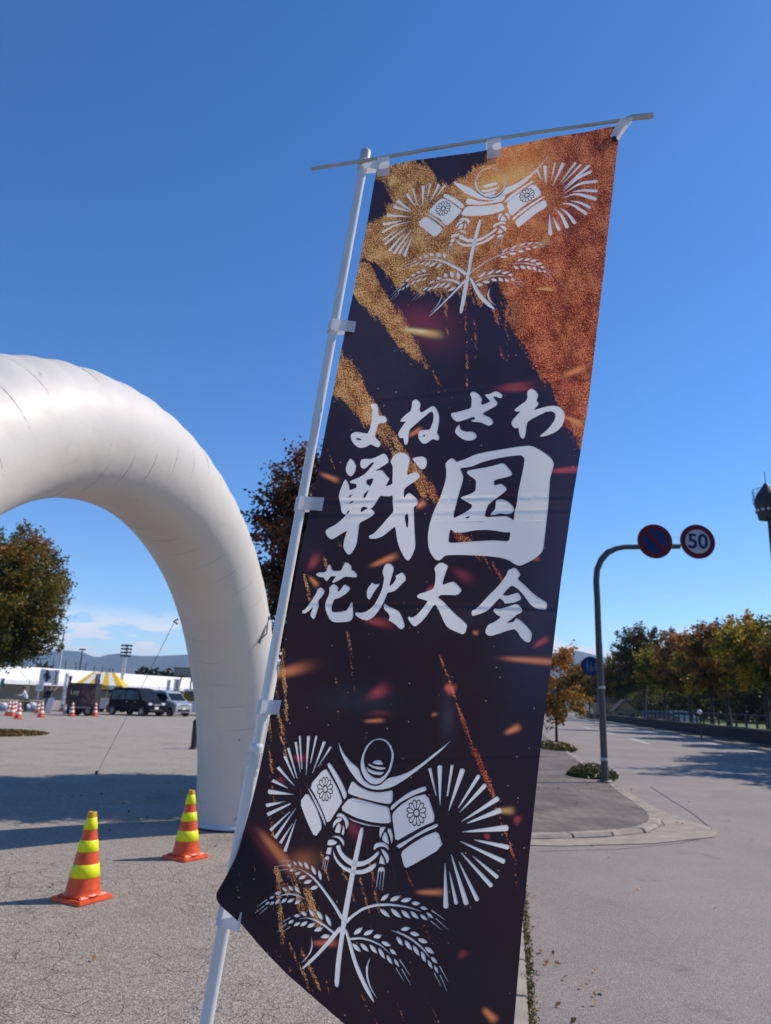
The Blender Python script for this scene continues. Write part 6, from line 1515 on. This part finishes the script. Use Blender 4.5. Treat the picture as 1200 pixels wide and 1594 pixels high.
for q in ([(748,291),(757,287),(772,283),(777,286),(760,291)],[(748,296),(762,294),(778,290),(777,293),(762,298),(750,299)],[(750,301),(763,300),(775,296),(770,302),(760,304)],[(728,307),(745,313),(762,314),(777,309),(786,298),(787,308),(782,313.5),(760,317),(745,318.5),(724,318)],[(726,320.5),(748,320.5),(770,318.5),(782,315),(787,326),(775,331),(760,334.5),(740,336.5),(716,335.5)]): W.append([q])
ra = affine([((528,1265.3),(719.3,339.3)),((501,1353.3),(694,392.3)),((600,1287.3),(782.2,331.6)),((549.3,1360),(738.3,382.8)),((595,1386),(780.6,383.9))])
for q in ROPE: W.append([ra(Z4(q))])
for q in TASS: W.append([ra(stroke(Z4(q), False))])
W.append([[(745.2,342),(750.5,342.3),(738,390),(731,430),(727,455),(720,488.2),(714.8,487.5),(720,455),(726,430),(733,388)]])
emblem('smaller white crest near the top of the banner', W, Dk, W2)

a_ = clo.data.attributes.new('white', 'FLOAT', 'POINT'); a_.data.foreach_set('value', white.astype(np.float32))
# --- pole, crossbar and the tabs that tie the cloth to them
m_pole_w = mat('white_pole', (0.64, 0.64, 0.63), 0.22, var=0.05, scale=12, spec=0.6, coat=0.6)
m_bar = mat('crossbar_metal', (0.42, 0.42, 0.40), 0.35, var=0.1, scale=30, metal=0.3)
m_tab = mat('tab_ribbon', (0.74, 0.75, 0.79), 0.6, trans=0.35)
def pole_pt(py, px=None):
    px = 568 + (320.5 - 568) * (py - 245) / (1594 - 245) if px is None else px
    a, b_, c_ = ray(px, py); t_ = (BD + 0.012 + TY * BX0) / (b_ + TY * a)
    return Vector((a * t_, b_ * t_, EYE + c_ * t_))
Pt, Pb = pole_pt(240), pole_pt(1594)
k = (0.0 - Pb.z) / (Pt.z - Pb.z); foot = Pb + (Pt - Pb) * k
stand = thing('banner_pole', 'white telescopic pole leaning to the right with a thin crossbar on top', 'banner pole', foot)
dirp = (Pt - Pb).normalized()
jt = pole_pt(1180)
q = MB(); q.tube([foot, pole_pt(1196)], 0.0130, 20); q.build('lower_tube', m_pole_w, stand, world=True)
q = MB(); q.tube([pole_pt(1185), pole_pt(252)], 0.0106, 20); q.build('upper_tube', m_pole_w, stand, world=True)
q = MB(); q.tube([pole_pt(1206), pole_pt(1200), pole_pt(1196), pole_pt(1168), pole_pt(1163), pole_pt(1160), pole_pt(1157)], [0.0134, 0.0146, 0.0142, 0.0140, 0.0144, 0.0135, 0.0112], 24); q.build('joint_collar', m_pole_w, stand, world=True)
q = MB()
for i in range(18):
    a = 2 * math.pi * i / 18; n1 = dirp.cross(Vector((0, 1, 0))).normalized(); n2 = dirp.cross(n1)
    o_ = (n1 * math.cos(a) + n2 * math.sin(a)) * 0.0142
    q.tube([pole_pt(1194) + o_, pole_pt(1170) + o_], 0.0009, 4)
q.build('collar_rib', m_pole_w, stand, world=True)
q = MB(); q.tube([pole_pt(258), pole_pt(252), pole_pt(238), pole_pt(234.5), pole_pt(233)], [0.0128, 0.0130, 0.0130, 0.0110, 0.004], 18); q.build('cap', G('grey_plastic', (0.36, 0.37, 0.37), 0.5), stand, world=True)
def bar_pt(px, py, off=-0.004):
    a, b_, c_ = ray(px, py); t_ = (BD + off + TY * BX0) / (b_ + TY * a)
    return Vector((a * t_, b_ * t_, EYE + c_ * t_))
q = MB(); q.tube([bar_pt(486, 262.5), bar_pt(565, 250.5), bar_pt(700, 227), bar_pt(840, 205.5), bar_pt(990, 184)], 0.0042, 10); q.build('crossbar', m_bar, stand, world=True)
q = MB(); q.tube([bar_pt(968, 190), bar_pt(976, 186), bar_pt(985, 183), bar_pt(1014, 180), bar_pt(1016.5, 179.8)], [0.004, 0.0066, 0.0072, 0.0072, 0.006], 14); q.build('end_sleeve', m_bar, stand, world=True)
q = MB(); q.tube([bar_pt(488, 262.3), bar_pt(485, 262.8)], 0.0047, 10); q.build('end_cap', G('grey_plastic', (0.36, 0.37, 0.37), 0.5), stand, world=True)
def ribbon(name, front, back, off_f, off_b, th=0.0012):
    """a folded tab: one flap in front, one behind, joined at the fold"""
    q = MB()
    def pts(poly, off):
        return [bar_pt(px, py, off) if not callable(off) else bar_pt(px, py, off(px, py)) for px, py in poly]
    for poly, off in ((front, off_f), (back, off_b)):
        P = pts(poly, off); q.add(P, [tuple(range(len(P)))], False)
        P2 = [p + Vector((0, th, 0)) for p in P]; q.add(P2, [tuple(reversed(range(len(P2))))], False)
    return q
def cloth_off(px, py):
    x, y, z = cloth_y(np.float64(px), np.float64(py)); a, b_, c_ = ray(px, py); t_ = (BD + TY * BX0) / (b_ + TY * a)
    return float(y - t_ * b_)
def side_tab(pyc, x_cloth, x_pole_l, h, slope=0.0):
    """loop of ribbon round the pole, both ends sewn on the cloth"""
    q = MB(); ph = pole_pt(pyc)
    r = 0.0140 if pyc < 1170 else 0.0168
    cr = Vector((1, TY * -1, 0)).normalized(); nf = Vector((-cr.y, cr.x, 0)) * -1 if False else Vector((TY * -1, -1, 0)).normalized()
    hh = dirp * h
    xo = bar_pt(x_cloth, pyc + slope, cloth_off(x_cloth, pyc) - 0.0035)
    xb = xo + Vector((0, 0.007, 0))
    prof = [xo]
    for k in range(0, 9):
        a = R_(-75 + k * 0) ; ang = math.pi / 2 - math.pi * (k / 8) 
        prof.append(ph - cr * (r * math.cos(math.pi / 2 - (math.pi * k / 8)) ) + nf * (r * math.cos(math.pi * k / 8)))
    prof.append(xb)
    n = len(prof); vs = [p + hh * 0.5 for p in prof] + [p - hh * 0.5 for p in prof]
    q.add(vs, [(i, i + 1, n + i + 1, n + i) for i in range(n - 1)], False)
    vs2 = [p + nf * 0.0008 for p in prof]; 
    return q.build('side_tab', m_tab, banner, world=True)
side_tab(258, 592, 0, 0.026)
side_tab(509, 553, 0, 0.028)
side_tab(785, 503, 0, 0.030)
side_tab(1101, 436, 0, 0.029)
side_tab(1424, 374, 0, 0.034, 12)
def top_tab(xa, xc, y_top, y_bot, skew=0):
    q = MB()
    A = [bar_pt(xa + skew, y_top, -0.010), bar_pt(xc + skew, y_top - (xc - xa) * 0.155, -0.010)]
    Bf = [bar_pt(xa, y_bot, cloth_off(xa, y_bot) - 0.003), bar_pt(xc, y_bot - (xc - xa) * 0.12, cloth_off(xc, y_bot) - 0.003)]
    Bk = [p + Vector((0, 0.010, -0.004)) for p in Bf]
    T1 = [p + Vector((0, 0.007, 0.0035)) for p in A]; T2 = [p + Vector((0, 0.014, 0)) for p in A]
    rows = [Bf, A, T1, T2, Bk]
    vs = [p for r in rows for p in r]
    q.add(vs, [(2 * i, 2 * i + 1, 2 * i + 3, 2 * i + 2) for i in range(4)], False)
    return q.build('top_tab', m_tab, banner, world=True)
top_tab(587, 606, 244.5, 275)
top_tab(758, 780, 217, 247)
q = MB()
P = [bar_pt(966, 184, -0.011), bar_pt(987, 182, -0.011), bar_pt(972, 202, -0.006), bar_pt(961, 219, cloth_off(961, 219) - 0.004), bar_pt(949, 212, cloth_off(949, 212) - 0.004), bar_pt(958, 196, -0.007)]
q.add(P, [tuple(range(6))], False); q.add([p + Vector((0, 0.016, 0)) for p in P], [tuple(range(6))], False)
q.add(P[:2] + [P[1] + Vector((0, .016, 0)), P[0] + Vector((0, .016, 0))], [(0, 1, 2, 3)], False)
q.build('corner_tab', m_tab, banner, world=True)
q = MB(); c = bar_pt(956, 216, cloth_off(956, 216) - 0.007); q.ball(c, 0.006, 8, 6, (1, .6, 1.3)); q.ball(c + Vector((0.004, -.001, -.006)), 0.0045, 8, 6, (1, .6, 1)); q.build('knot', G('dark_knot', (0.03, 0.025, 0.02), 0.9), banner, world=True)
